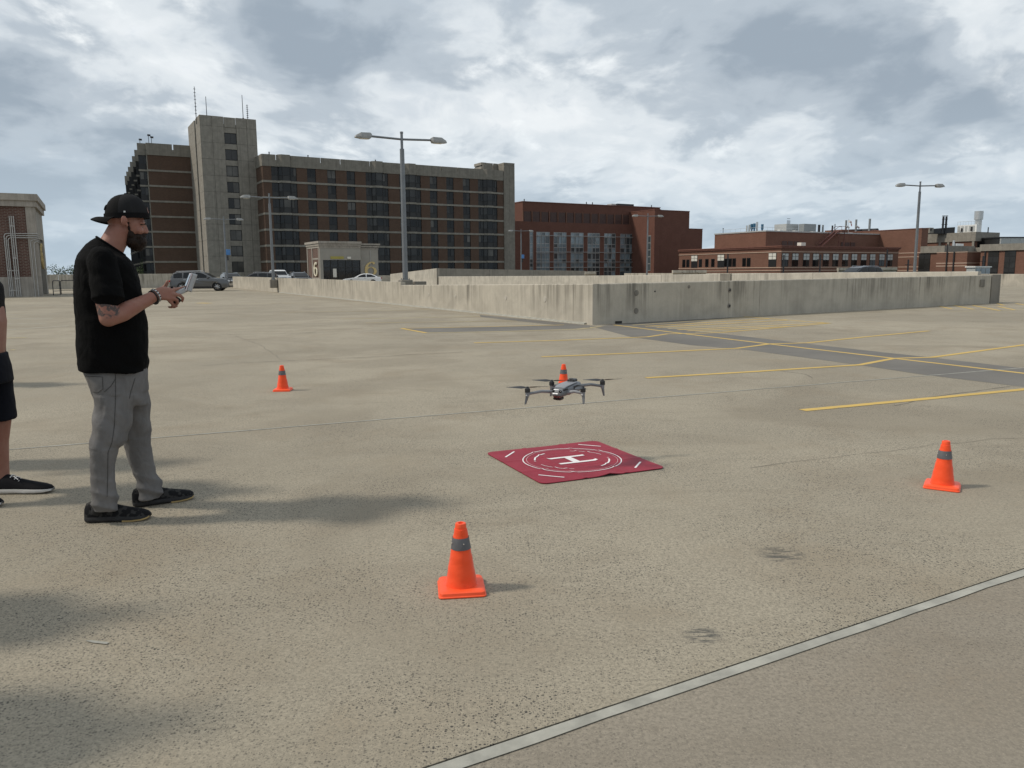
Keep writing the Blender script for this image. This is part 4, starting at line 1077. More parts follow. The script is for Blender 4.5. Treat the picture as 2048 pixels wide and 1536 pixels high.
for p_ in (1884.5, 1890.5):
    x, y = pl(p_, 196); mb = MB().tube([(x, y, 10.3), (x, y, at(p_, 433, 196).z)], .24, 12)
    for z in (11.5, 12.5, 13.8, 14.6): mb.tube([(x, y, z), (x, y, z + .14)], .33, 12)
    mb.build('black_stack', MATS['metal_dark'], plant, 40)
x, y = pl(1868, 196); x1, y1 = pl(1909, 196); MB().hexa([(x, y, 10.3), (x1, y1, 10.3), (x1, y1 + 2, 10.3), (x, y + 2, 10.3), (x, y, 11.5), (x1, y1, 11.9), (x1, y1 + 2, 11.9), (x, y + 2, 11.5)]).build('black_screen', MATS['metal_dark'], plant)
x, y = pl(1850, 194); x1, y1 = pl(1863, 194); MB().cbox(((x + x1) / 2, (y + y1) / 2, 11.0), (1.6, 1.6, 1.3)).build('intake_hood', MATS['precast_light'], plant); 
MB().cbox(((x + x1) / 2 - .3, (y + y1) / 2 - .85, 11.2), (.6, .06, .5)).build('intake_opening', MATS['frame_black'], plant)
x, y = pl(1975.5, 192); MB().tube([(x, y, 10.3), (x, y, 11.6)], .13, 8).build('vent_pipe', MATS['metal_dark'], plant)
# lower annex
AO = (91.6, 165.0); annex = empty('concrete_annex', (*AO, 0), BA, 'low annex with a deep concrete fascia before the white air unit', 'building')
ax1 = sx(AO, BA, 1945); ay1 = sy(AO, BA, 1841)
blk('wall', annex, 'brick_red_light', 0, ax1, 0, ay1, GZ, 4.95); blk('concrete_fascia', annex, 'precast_light', -.3, ax1, -.3, ay1, 4.95, 6.4)
blk('concrete_fascia', annex, 'precast_light', ax1 + .01, ax1 + 6, -3.0, 3, 4.6, 6.1); blk('wall', annex, 'brick_red_light', ax1 + .2, ax1 + 5.9, -2.8, 3, GZ, 4.59)
colwin(annex, 'L', sy(AO, BA, 1849), 2.6, -1.0, 4.9, (0, .3, .42, .8, 1))
MB().cbox((ax1 - 2.5, 2, 6.75), (2.6, 1, .5)).build('roof_unit', MATS['box_white'], annex); MB().tube([(ax1 - 4.2, 2, 6.3), (ax1 - 4.2, 2, 7.7)], [.3, .2], 8).build('roof_vent', MATS['metal_light'], annex)
# striped brick block
SO = (89.0, 152.0); strp = empty('striped_brick_block', (*SO, 0), BA, 'low brick block with two pale stripes, below the annex fascia', 'building')
s1 = sx(SO, BA, 1962); s2 = sy(SO, BA, 1873)
blk('wall', strp, 'brick_red_light', 0, s1, 0, s2, GZ, 4.7); blk('coping', strp, 'stone_trim', -.08, s1, -.08, s2, 4.7, 4.85)
for z in (2.55, 2.0): blk('stone_stripe', strp, 'stone_trim', -.06, s1, -.06, s2, z, z + .2)
for p_ in (1894, 1908): t = sy(SO, BA, p_); blk('downpipe', strp, 'metal_dark', -.2, -.09, t - .12, t + .12, GZ, 4.9 if p_ > 1900 else 6.4)
# right edge block
QO = (96.0, 143.0); rb = empty('banded_brick_block', (*QO, 0), BA, 'brick block with concrete fascia and tall dark window columns at the right edge', 'building')
q2 = sy(QO, BA, 1960.5)
blk('wall', rb, 'brick_red_light', 0, 18, 0, q2, GZ, 4.9); blk('concrete_fascia', rb, 'precast_light', -.3, 18, -.3, q2 + .1, 4.9, 6.15)
for a in (1986.5, 2020): colwin(rb, 'L', sy(QO, BA, a), 2.0, -.8, 4.85, (0, .28, .42, .62, .8, 1))
blk('downpipe', rb, 'metal_dark', -.2, -.04, sy(QO, BA, 1970) - .1, sy(QO, BA, 1970) + .1, GZ, 4.85)
ZO = at(2000, 500, 185); zb_ = empty('panel_clad_block', (ZO.x, ZO.y, 0), R(10), 'pale panel clad block behind the banded brick block at the right edge', 'building')
for i in range(6): blk('clad_panel', zb_, 'clad_light', i * 2.6 + .02, i * 2.6 + 2.58, 0, .3, GZ, at(2000, 476, 185).z)
blk('core', zb_, 'spandrel', .1, 15.6, .31, 12, GZ, 9.0); blk('coping', zb_, 'metal_dark', -.1, 15.8, -.1, 12, at(2000, 476, 185).z, at(2000, 474.5, 185).z)

# ---- number-six stair house on the deck
def digit_six(name, root, mat, w, h, dep):
    """serif 6 built in its own x-z plane, extruded towards -y"""
    mb = MB(); rx, rzz = w / 2, h * .31
    n = 40
    def ext(poly, d): mb.loft([[(x, 0, z) for x, z in poly], [(x, -d, z) for x, z in poly]])
    for i in range(n):
        a, b = 2 * math.pi * i / n, 2 * math.pi * (i + 1) / n; q = []
        for t, o in ((a, 1), (b, 1), (b, 0), (a, 0)):
            th = w * (.07 + .16 * abs(math.cos(t)))
            q.append(((rx - (0 if o else th)) * math.cos(t), rzz + (rzz - (0 if o else th * .6)) * math.sin(t)))
        ext(q, dep)
    pts = [(-.385, .31, .22), (-.39, .46, .225), (-.35, .62, .21), (-.25, .77, .17), (-.10, .885, .11), (.08, .945, .075), (.22, .945, .07)]
    P = [(x * w, z * h, t * w) for x, z, t in pts]
    for (x0, z0, t0), (x1, z1, t1) in zip(P[:-1], P[1:]):
        d = Vector((x1 - x0, z1 - z0)).normalized(); nn = Vector((-d.y, d.x)); e = d * .01
        ext([(x0 - e.x + nn.x * t0 / 2, z0 - e.y + nn.y * t0 / 2), (x0 - e.x - nn.x * t0 / 2, z0 - e.y - nn.y * t0 / 2), (x1 + e.x - nn.x * t1 / 2, z1 + e.y - nn.y * t1 / 2), (x1 + e.x + nn.x * t1 / 2, z1 + e.y + nn.y * t1 / 2)], dep * .96 + .002 * len(mb.v) % .01)
    ext([(.26 * w + .10 * w * math.cos(t), .885 * h + .10 * w * math.sin(t)) for t in [2 * math.pi * i / 16 for i in range(16)]], dep * 1.03)
    return mb.build(name, MATS[mat], root)
XO, XA = tuple(at(640, 520, 105.0).xy), R(30.0)
st6 = empty('stair_house', (*XO, 0), XA, 'grey stair house with gold number 6 and dark glass doors behind the parapet', 'stair house')
w1, w2 = sx(XO, XA, 721.5), sx(XO, XA, 761); ly = sy(XO, XA, 615)
zT = zat(641, 482, XO, XA, 0, 0); d0, d1 = sx(XO, XA, 646), sx(XO, XA, 721) ; zD = zat(680, 520, XO, XA, 3, 0)
blk('front_wall', st6, 'stair_render', 0, w1, 0, .35, zD, zT - .9); blk('front_wall', st6, 'stair_render', 0, d0, 0, .35, 0, zD - .002)
blk('side_wall', st6, 'stair_render', w1 - .2, w2, .9, 1.2, 0, zT - .9); blk('side_wall', st6, 'stair_render', w2 - .3, w2, 1.201, ly, 0, zT - .9)
blk('return_wall', st6, 'stair_render', w1 - .3, w1, .351, .9, 0, zT - .9)
blk('core', st6, 'frame_black', .36, w2 - .31, 1.3, ly - .1, 0, zT - .3)
blk('brick_side', st6, 'brick_stair', 0.02, .35, .6, ly - .3, .9, zT - .9); blk('plinth', st6, 'stair_concrete', -.04, .36, .36, ly, 0, .9)
for a, b in ((.351, .62), (ly * .56, ly * .56 + .32), (ly - .32, ly)): blk('pilaster', st6, 'stair_concrete', -.06, .3, a, b, .9, zT - .9)
blk('side_band', st6, 'stair_concrete', -.03, .3, .62, ly * .56, 3.35, 3.55)
for z0, z1, o in ((zT - .9, zT - .62, .05), (zT - .62, zT - .3, .14), (zT - .3, zT, .26)):
    blk('cornice', st6, 'stair_concrete', -o, w1 + o * .4, -o, ly + o, z0 + .001, z1); blk('cornice', st6, 'stair_concrete', w1 + o * .4 + .001, w2 + o, .9 - o, ly + o, z0 - .14, z1 - .22)
gl = blk('door_glass', st6, 'door_glass', d0, d1, .28, .32, 0, zD)
for t in (0, .2, .4, .6, .78, .99): blk('mullion', gl, 'frame_black', d0 + (d1 - d0) * t, d0 + (d1 - d0) * t + .09, .2, .279, 0, zD)
blk('transom', gl, 'frame_black', d0, d1, .21, .278, 2.2, 2.3)
a = sx(XO, XA, 666, -.02); b = sx(XO, XA, 673, -.02); blk('paper_notice', st6, 'paper', a, b, .17, .199, .95, 2.1)
a, b = sx(XO, XA, 661), sx(XO, XA, 687.5); blk('yellow_clearance_sign', st6, 'sign_yellow', a, b, -.06, -.003, zD + .15, zD + .48)
a = sx(XO, XA, 698); blk('wall_light', st6, 'paper', a - .25, a + .25, -.14, -.003, zD + .15, zD + .45)
d6 = digit_six('number_six', st6, 'gold', 1.75, 1.95, .12); d6.location = (sx(XO, XA, 740.5, .9), .897, 1.15)
d6 = digit_six('number_six', st6, 'cream', 1.7, 1.95, .12); d6.location = (-.065, ly * .30, 1.1); d6.rotation_euler = (0, 0, R(-90))
blk('conduit', st6, 'conduit', w2 - 1.2, w2 - 1.14, .82, .897, 1.2, 4.6)

# ---- stair house at the left edge with conduits
VO, VA = (-32.7, 54.0), R(28.0)
st5 = empty('stair_house', (*VO, 0), VA, 'brick stair house with steel conduits at the left edge', 'stair house')
zt5 = 6.95; fl = -15.0
blk('brick_wall', st5, 'brick_stair', fl, -.55, 0.06, .4, 1.35, 6.1)
blk('plinth', st5, 'stair_concrete', fl, -.02, 0.0, .4, 0, 1.35)
blk('corner_pilaster', st5, 'stair_concrete', -.55, 0, -.02, .42, 1.351, 6.1)
blk('corner_pilaster', st5, 'stair_concrete', -.42, -.01, .421, 1.4, 0, 6.1)
blk('side_wall', st5, 'stair_render', -.4, -.05, 1.401, 9, 4.1, 6.1); blk('side_wall', st5, 'stair_render', -.4, -.05, 7.4, 9, 0, 4.09)
blk('core', st5, 'frame_black', fl, -.45, .41, 9, 0, 6.6)
blk('door_glass', st5, 'door_glass', -.35, -.3, 1.5, 7.3, 0, 4.05)
for z0, z1, o in ((6.1, 6.5, .12), (6.5, zt5, .24)): blk('cornice', st5, 'stair_concrete', fl, o, -o, 9 + o, z0 + .001, z1)
d6 = digit_six('number_six', st5, 'gold', 1.4, 1.9, .12); d6.location = (.0, 2.6, 1.9); d6.rotation_euler = (0, 0, R(90))
vx = lambda p, py=590: sx(VO, VA, p, -.05, py)
zc = lambda p, y: zat(p, y, VO, VA, vx(p), -.05)
def conduit(pts, r=.035): MB().tube(pts, r, 8).build('conduit', MATS['conduit'], st5, 60)
for i, p_ in enumerate((20.0, 23.5, 27.0)):
    x = vx(p_); z = 4.28 - .14 * i
    conduit([(x, -.06, 0), (x, -.06, z - .18), (x + .05, -.06, z - .06), (x + .17, -.06, z), (-.1, -.06, z), (.06, -.04, z - .01), (.08, .12, z - .03), (.08, 1.3, z - .05)])
for i, p_ in enumerate((34.0, 37.8, 42.0)):
    x = vx(p_); conduit([(x, -.12, 0), (x, -.12, 5.45)])
for i, p_ in enumerate((71.0, 77.5)):
    x = vx(p_); z = 3.86 - .12 * i
    conduit([(x, -.06, 0), (x, -.06, z - .18), (x + .05, -.06, z - .06), (x + .17, -.06, z), (-.1, -.06, z), (.06, -.04, z - .01), (.08, .12, z - .03), (.08, 1.3, z - .05)], .03)
for z in (1.2, 2.6, 4.75):
    blk('conduit_strap', st5, 'conduit', vx(33), vx(43), -.165, -.15, z, z + .06)
for z in (.4, 1.75): blk('conduit_strap', st5, 'conduit', vx(19.3), vx(43), -.11, -.099, z, z + .05)
# dark pipe railings beside that stair house
for (p0, p1, y0, D, lab_) in ((120, 152, 557.5, 60, 'dark pipe railing beyond the left stair house, nearest the man in black'), (104, 112, 556, 57, 'dark pipe railing at the door of the left stair house')):
    a = at(p0, y0, D); b = at(p1 + 6, y0 + 1, D + 1); r_ = empty('pipe_railing', (a.x, a.y, 0), math.atan2(b.y - a.y, b.x - a.x), lab_, 'railing', 'railings by the left stair house')
    L = (b - a).length; zt = 1.05
    MB().tube([(0, 0, 0), (0, 0, zt - .1), (.1, 0, zt), (L, 0, zt)], .03, 8).build('top_rail', MATS['metal_dark'], r_, 50)
    MB().tube([(0, 0, .3), (L, 0, .3)], .022, 8).build('lower_rail', MATS['metal_dark'], r_); MB().tube([(L, 0, 0), (L, 0, zt)], .03, 8).build('rail_post', MATS['metal_dark'], r_)
# pale utility cabinet and slim posts beyond the right parapet
p = at(1955, 545, 88); cb = empty('utility_cabinet', (p.x, p.y, 0), R(28), 'pale glazed cabinet beyond the right parapet before the striped block', 'cabinet')
blk('cabinet_body', cb, 'clad_light', -1.3, 1.5, -.5, .5, 0, 1.62); blk('cabinet_roof', cb, 'box_white', -1.45, 1.65, -.6, .6, 1.62, 1.75); 
for i in range(3): blk('cabinet_pane', cb, 'glass_blue', -1.15 + i * .9, -.4 + i * .9, -.54, -.502, .4, 1.5)
for px, y1, D, lb in ((1641, 509, 128, 'thin dark post before the seventh laboratory window'), (1775, 499, 128, 'thin dark post before the last laboratory window'), (1817, 519, 120, 'short thin post right of the laboratory corner'), (1456, 508, 128, 'thin dark post before the left laboratory face'), (1568, 510, 128, 'thin dark post at the laboratory front corner'), (1967, 512, 120, 'thin post before the banded brick block')):
    t = at(px, y1, D); r_ = empty('thin_post', (t.x, t.y, 0), 0, lb, 'post', 'thin posts before the laboratory')
    MB().tube([(0, 0, GZ), (0, 0, t.z)], .12, 6).build('post', MATS['metal_dark'], r_); MB().tube([(-.5, 0, t.z - .8), (.5, 0, t.z - .8)], .05, 5).build('crossarm', MATS['metal_dark'], r_)
# ------------------------------------------------------------------ parked cars
def paint(name, col, rough=0.28, metal=0.35):
    m, k, b = newmat(name); v = k.obj()
    n = k.noise(v, 3, 5, 0.6)
    put(k, b, col=k.ramp(n, [(0.3, tuple(x * 0.93 for x in col)), (0.7, tuple(x * 1.05 for x in col))]), rough=k.ramp(k.noise(v, 7, 5), [(.3, rough), (.7, rough + .1)]), metal=metal, coat=0.7, coatr=0.06)
paint('paint_grey', (0.105, 0.108, 0.112)); paint('paint_black', (0.018, 0.019, 0.021)); paint('paint_white', (0.72, 0.72, 0.71), .3, 0.0); paint('paint_navy', (0.020, 0.024, 0.034)); paint('paint_charcoal', (0.04, 0.04, 0.043))
plain('tyre', (0.018, 0.018, 0.018), 0.85); plain('rim_silver', (0.50, 0.50, 0.50), 0.3, 0.8); plain('trim_black', (0.015, 0.015, 0.016), 0.5)
plain('light_red', (0.35, 0.015, 0.012), 0.2); plain('light_clear', (0.62, 0.64, 0.66), 0.12, 0.2); plain('chrome', (0.6, 0.6, 0.6), 0.15, 1.0); plain('number_plate', (0.6, 0.6, 0.56), 0.5)
STY = dict(
 suv=dict(L=4.9, W=1.93, H=1.72, wr=.37, wx=(.98, 3.92), body=[(0, .42), (-.02, .62), (.05, .88), (.18, 1.02), (.75, 1.09), (1.35, 1.14), (2.6, 1.13), (4.2, 1.13), (4.74, 1.10), (4.87, .98), (4.9, .65), (4.86, .40)],
          roof=[(1.28, 1.13), (2.05, 1.58), (2.45, 1.685), (3.3, 1.71), (4.2, 1.66), (4.55, 1.58), (4.80, 1.12)], glass=[(1.55, 2.12, 2.75), (2.85, 2.85, 3.75), (3.85, 3.85, 4.55)], rails=True),
 sedan=dict(L=4.7, W=1.84, H=1.44, wr=.335, wx=(.92, 3.70), body=[(0, .36), (-.01, .55), (.06, .72), (.30, .80), (.95, .88), (1.45, .94), (2.6, .96), (3.7, .98), (4.45, 1.00), (4.66, .95), (4.7, .62), (4.66, .36)],
          roof=[(1.35, .93), (2.05, 1.30), (2.45, 1.41), (2.95, 1.44), (3.45, 1.38), (3.95, 1.18), (4.32, .99)], glass=[(1.62, 2.15, 2.78), (2.88, 2.88, 3.95)], rails=False),
 pickup=dict(L=5.6, W=2.0, H=1.92, wr=.40, wx=(1.05, 4.6), body=[(0, .5), (-.02, .75), (.04, 1.08), (.12, 1.2), (.8, 1.24), (1.5, 1.28), (2.6, 1.28), (3.9, 1.28), (5.4, 1.28), (5.58, 1.24), (5.6, .8), (5.56, .52)],
          roof=[(1.5, 1.27), (1.98, 1.78), (2.3, 1.90), (2.9, 1.92), (3.4, 1.90), (3.62, 1.82), (3.72, 1.27)], glass=[(1.75, 2.1, 2.6), (2.7, 2.7, 3.4)], rails=False))
def make_car(style, mat, loc, rz, label, rails=None):
    s = STY[style]; L, Wd = s['L'], s['W']; wr = s['wr']
    root = empty('parked_car' if style != 'pickup' else 'parked_truck', loc, rz, label, 'car' if style != 'pickup' else 'truck', 'cars parked on the deck')
    # side outline with wheel arches, x forward = 0 at nose
    sill = .26 if style != 'pickup' else .36
    low = [(s['body'][-1][0], sill + .05)]
    for wx in reversed(s['wx']):
        ar = wr + .055
        low += [(wx + ar, sill)] + [(wx + ar * math.cos(a), wr + ar * math.sin(a) * .98) for a in [math.pi * i / 8 for i in range(1, 8)]] + [(wx - ar, sill)]
    low += [(s['body'][0][0] + .02, sill + .05)]
    out = s['body'] + low
    cx = L / 2
    def st(y, k, dz=0.0):
        return [((x - cx) * (1 - k * .06) + cx, y, (z - .7) * (1 - k * .10) + .7 - k * dz) for x, z in out]
    h = Wd / 2
    rings = [st(-h * f, k) for f, k in ((1.0, 1.0), (.985, .45), (.93, .1), (.6, -.04), (0, -.12))] + [st(h * f, k) for f, k in ((.6, -.04), (.93, .1), (.985, .45), (1.0, 1.0))]
    MB().loft(rings).build('body', MATS[mat], root, 35)
    # cabin
    zb, zr = s['roof'][0][1], max(z for _, z in s['roof'])
    def taper(z): return 1 - .20 * max(0, (z - zb)) / (zr - zb)
    poly = s['roof'] 
    rr = []
    for f, k in ((-1, 1), (-.97, .25), (-.8, 0), (0, -.15), (.8, 0), (.97, .25), (1, 1)):
        rr.append([(x + (cx - x) * k * .02, f * (h - .06) * taper(z), z - k * .035 * (1 if z > zb + .05 else 0)) for x, z in poly] + [(x, f * (h - .06), zb - .12) for x, z in (poly[-1], poly[0])])
    cab = MB().loft(rr).build('cabin', MATS[mat], root, 35)
    # glass: sides
    def zroof(x):
        for (xa, za), (xb, z2) in zip(poly[:-1], poly[1:]):
            if xa <= x <= xb: return za + (z2 - za) * (x - xa) / (xb - xa)
        return zb
    for sg in (-1, 1):
        for x0, xt, x1 in s['glass']:
            zl = zb + .03; pts = [(x0, zl), (x1, zl), (x1 - .02, zroof(x1) - .09), ((xt + x1) / 2, zroof((xt + x1) / 2) - .085), (xt, zroof(xt) - .10)]
            pts = [(x, max(z, zl + .01)) for x, z in pts]
            MB().loft([[(x, sg * ((h - .06) * taper(z) + e), z) for x, z in pts] for e in (-.02, .006)]).build('side_window', MATS['glass_car'], root)
        MB().cbox((s['glass'][0][0] + .18, sg * (h + .05), zb + .06), (.16, .2, .14), 0, .03).build('mirror', MATS[mat], root)
        for x0, xt, x1 in s['glass'][:2]: MB().cbox((x1 - .12, sg * (h - .005), zb - .12), (.2, .04, .035)).build('door_handle', MATS['chrome'], root)
        MB().loft([[(x, sg * (h + e), z) for x, z in ((s['wx'][0] + wr + .12, sill + .02), (s['wx'][1] - wr - .12, sill + .02), (s['wx'][1] - wr - .12, sill + .15), (s['wx'][0] + wr + .12, sill + .15))] for e in (-.08, .004)]).build('side_sill', MATS['trim_black'], root)
        if s['rails'] if rails is None else rails: MB().tube([(2.3, sg * (h - .32), zr - .05), (2.4, sg * (h - .32), zr + .05), (4.3, sg * (h - .32), zr), (4.4, sg * (h - .32), zr - .1)], .022, 6).build('roof_rail', MATS['chrome'], root)
    # windscreen and rear glass
    for (a, b), nm in (((poly[0], poly[1]), 'windscreen'), ((poly[-1], poly[-2]), 'rear_window')):
        dx, dz = b[0] - a[0], b[1] - a[1]; ln = math.hypot(dx, dz); nx, nz = (-dz / ln, dx / ln) if nm == 'windscreen' else (dz / ln, -dx / ln)
        P = []
        for t in (.10, .95):
            x, z = a[0] + dx * t, a[1] + dz * t; y = (h - .06) * taper(z) * .90; P.append((x, y, z))
        o_, i_ = .012 if nm == 'windscreen' else .012, -.02
        qd = lambda e: [(P[0][0] + nx * e, -P[0][1], P[0][2] + nz * e), (P[0][0] + nx * e, P[0][1], P[0][2] + nz * e), (P[1][0] + nx * e, P[1][1], P[1][2] + nz * e), (P[1][0] + nx * e, -P[1][1], P[1][2] + nz * e)]
        MB().loft([qd(-.02), qd(.03)]).build(nm, MATS['glass_car'], root)
    for wx in s['wx']:
        for sg in (-1, 1):
            y = sg * (h - .10)
            w_ = MB().tube([(0, -.115, 0), (0, -.10, 0), (0, .10, 0), (0, .115, 0)], [wr * .93, wr, wr, wr * .93], 24).build('wheel', MATS['tyre'], root, 40, (wx, y, wr))
            rim = MB().tube([(0, sg * .10, 0), (0, sg * .122, 0)], [wr * .64, wr * .62], 20)
            rim.build('rim', MATS['trim_black'], w_, 40)
            sp = MB()
            for i in range(7):
                a = 2 * math.pi * i / 7; sp.tube([(math.cos(a) * .04, sg * .128, math.sin(a) * .04), (math.cos(a) * wr * .6, sg * .126, math.sin(a) * wr * .6)], [.045, .03], 4)
            sp.tube([(0, sg * .12, 0), (0, sg * .135, 0)], [.07, .06], 10)
            sp.build('spokes', MATS['rim_silver'], w_)
    zl = s['body'][3][1] - .16; ztl = s['body'][-3][1] - .1
    for sg in (-1, 1):
        MB().cbox((.13, sg * (h - .30), zl), (.30, .42, .15), sg * .25, .03).build('headlight', MATS['light_clear'], root)
        MB().cbox((L - .09, sg * (h - .22), ztl), (.22, .40, .17 if style != 'pickup' else .35), -sg * .2, .03).build('tail_light', MATS['light_red'], root)
    MB().cbox((.02, 0, zl - .12), (.12, .9, .22), 0, .02).build('grille', MATS['trim_black'], root)
    MB().cbox((L - .0, 0, .78), (.06, .5, .13)).build('number_plate', MATS['number_plate'], root)
    MB().cbox((.06, 0, .40), (.2, Wd * .86, .14), 0, .03).build('bumper', MATS['trim_black'], root); MB().cbox((L - .06, 0, .42), (.2, Wd * .86, .16), 0, .03).build('bumper', MATS['trim_black'], root)
    MB().box(.5, L - .5, -h + .2, h - .2, .22, .5).build('underbody', MATS['trim_black'], root)
    return root
def car_at(style, mat, px0, D0, px1, D1, label, z=0.0):   # nose pixel/distance to tail pixel/distance
    a = at(px0, 560, D0); b = at(px1, 560, D1); d = b - a
    return make_car(style, mat, (a.x, a.y, z), math.atan2(d.y, d.x), label)
def car_dir(style, mat, pxc, D, heading, label, z=0.0):      # centre pixel, distance, direction nose points (world angle)
    L = STY[style]['L']; c = at(pxc, 560, D); n = Vector((math.cos(heading), math.sin(heading), 0)) * (L / 2)
    a = c + n; return make_car(style, mat, (a.x, a.y, z), heading + math.pi, label)
car_dir('suv', 'paint_grey', 403, 68, R(10), 'grey parked car with roof rails behind the controller, nose to the long parapet')
car_dir('suv', 'paint_black', 463, 90, R(-60), 'small dark car glimpsed just right of the blue sign lamp post', -.1)
car_dir('suv', 'paint_charcoal', 512, 86, R(190), 'long dark car mostly hidden behind the left parapet, left of the white truck', -.1)
car_dir('pickup', 'paint_white', 556, 92, R(-62), 'white truck behind the left parapet, facing the deck', 0.0)
car_dir('suv', 'paint_black', 599, 92, R(-62), 'black car between the white truck and the number 6 stair house', -.05)
car_dir('sedan', 'paint_white', 725, 97, R(190), 'low white sedan parked before the number 6 stair house')
car_dir('suv', 'paint_navy', 1715, 74, R(202), 'dark car seen over the right parapet before a precast barrier', .06)
# ------------------------------------------------------------------ distant trees
def leaf_mat(name, col):
    m, k, b = newmat(name); p = k.pos()
    put(k, b, col=k.mix(k.sstep(k.noise(p, 1.2, 4), .35, .65), tuple(x * .65 for x in col), tuple(x * 1.3 for x in col)), rough=.7, spec=.3)
leaf_mat('leaf_green', (0.055, 0.085, 0.030)); plain('bark', (0.10, 0.08, 0.06), .9)
def tree(px, ytop, D, rad, label, bare=False):
    t = at(px, ytop, D); rnd = random.Random(px); H = t.z - GZ
    root = empty('tree', (t.x, t.y, GZ), 0, label, 'tree', 'trees beyond the deck')
    tr = MB().tube([(0, 0, 0), (.2, 0, H * .4), (0, .1, H * .7), (.1, 0, H * .9)], [.4, .3, .2, .06], 8)
    for i in range(16):
        a = rnd.uniform(0, 6.28); z = H * rnd.uniform(.45, .85); l = rad * rnd.uniform(.5, 1)
        tr.tube([(0, 0, z), (math.cos(a) * l * .5, math.sin(a) * l * .5, z + l * .35), (math.cos(a) * l, math.sin(a) * l, z + l * .8)], [.12, .07, .02], 5)
    tr.build('trunk', MATS['bark'], root)
    lf = MB(); n_ = 5200 if not bare else 2200
    cl = [(Vector((rnd.gauss(0, .45), rnd.gauss(0, .45), rnd.uniform(-.8, .85))) * rad, rad * rnd.uniform(.22, .45)) for _ in range(26)]
    for i in range(n_):
        c, r = cl[rnd.randrange(len(cl))]; d = Vector((rnd.gauss(0, 1), rnd.gauss(0, 1), rnd.gauss(0, 1))).normalized() * r * rnd.random() ** .4
        p = Vector((0, 0, H - rad * 1.0)) + c + d
        u = Vector((rnd.gauss(0, 1), rnd.gauss(0, 1), rnd.gauss(0, 1))).normalized(); v = u.orthogonal().normalized(); s = rnd.uniform(.10, .22)
        lf.add([p, p + u * s + v * s * .4, p + u * s * 1.8, p + u * s - v * s * .4], [(0, 1, 2, 3)])
    lf.build('crown', MATS['leaf_green'], root)
tree(146, 535, 150, 3.2, 'rounded dark green tree top over the far parapet, just left of the man in black')
tree(276, 521, 158, 3.0, 'thin green tree top beside the brick wing, under the man\'s beard', True)
# ------------------------------------------------------------------ drone
plain('drone_grey', (0.15, 0.155, 0.165), 0.42, 0.0, 0.05, 10); plain('drone_light', (0.23, 0.235, 0.25), 0.4, 0, 0.05, 10); plain('drone_dark', (0.022, 0.022, 0.024), 0.45); plain('lens_black', (0.004, 0.004, 0.005), 0.05)
plain('sticker_white', (0.80, 0.80, 0.80), 0.4); plain('belly_red', (0.10, 0.025, 0.022), 0.3); plain('prop_black', (0.02, 0.02, 0.022), 0.4)
ZM = at(1131, 775.2, 5.62).z                       # rotor plane height; the four rotors stand on it
MOT = {k_: gp(*q, ZM) for k_, q in dict(fl=(1166, 782), fr=(1055, 783), rl=(1205, 767.5), rr=(1103.5, 769)).items()}
_f, _r = (MOT['fl'] + MOT['fr']) / 2, (MOT['rl'] + MOT['rr']) / 2
DC = (_f + _r) / 2 + Vector((0, 0, -.004)); HD = math.atan2((_f - _r).y, (_f - _r).x)
drone = empty('drone', DC, HD, 'grey quadcopter drone with black propellers hovering above the landing pad', 'drone')
def sup(x, hw, z0, z1, n=20, e=3.0):
    zc, hz = (z0 + z1) / 2, (z1 - z0) / 2; out = []
    for i in range(n):
        a = 2 * math.pi * i / n; c, s = math.cos(a), math.sin(a)
        out.append((x, hw * math.copysign(abs(c) ** (2 / e), c), zc + hz * math.copysign(abs(s) ** (2 / e), s)))
    return out
def sup(x, hw, z0, z1, n=20, e=3.0, _s=sup): return _s(x, hw, z0 * .72 - .008, z1 * .72 - .008, n, e)
MB().loft([sup(.175, .030, -.030, .006), sup(.168, .044, -.045, .020), sup(.13, .056, -.050, .036), sup(.06, .060, -.046, .048), sup(-.04, .062, -.042, .058), sup(-.12, .058, -.036, .062), sup(-.165, .046, -.026, .056), sup(-.175, .034, -.016, .044)]).build('body', MATS['drone_grey'], drone, 50)
MB().loft([sup(.13, .040, .022, .044), sup(.08, .046, .040, .056), sup(-.02, .048, .050, .066), sup(-.10, .046, .052, .068), sup(-.12, .036, .050, .064)]).build('top_shell', MATS['drone_light'], drone, 50)
MB().cbox((-.105, 0, .046), (.075, .056, .022), 0, .006).build('top_module', MATS['drone_dark'], drone)
MB().tube([(-.085, 0, .055), (-.085, 0, .062)], .016, 12).build('beacon', MATS['drone_dark'], drone)
for s in (-1, 1):
    MB().loft([[(x, s * (.0575 + o), z * .72 - .008) for x, z in ((.01, -.030), (-.10, -.026), (-.112, .020), (-.06, .040), (.0, .036))] for o in (-.01, .0075)]).build('battery_side', MATS['drone_dark'], drone)
    MB().loft([[(x, s * (.0650 + o), z * .72 - .008) for x, z in ((.0, -.020), (-.085, -.017), (-.092, .012), (-.05, .024), (-.002, .022))] for o in (-.01, .0035)]).build('battery_panel', MATS['drone_grey'], drone)
    MB().ellip((.168, s * .026, -.002), (.010, .013, .011), 12, 8).build('vision_sensor', MATS['lens_black'], drone, 60)
    MB().cbox((.13, s * .050, .012), (.05, .018, .012), s * -.3, .004).build('vent_slot', MATS['drone_dark'], drone)
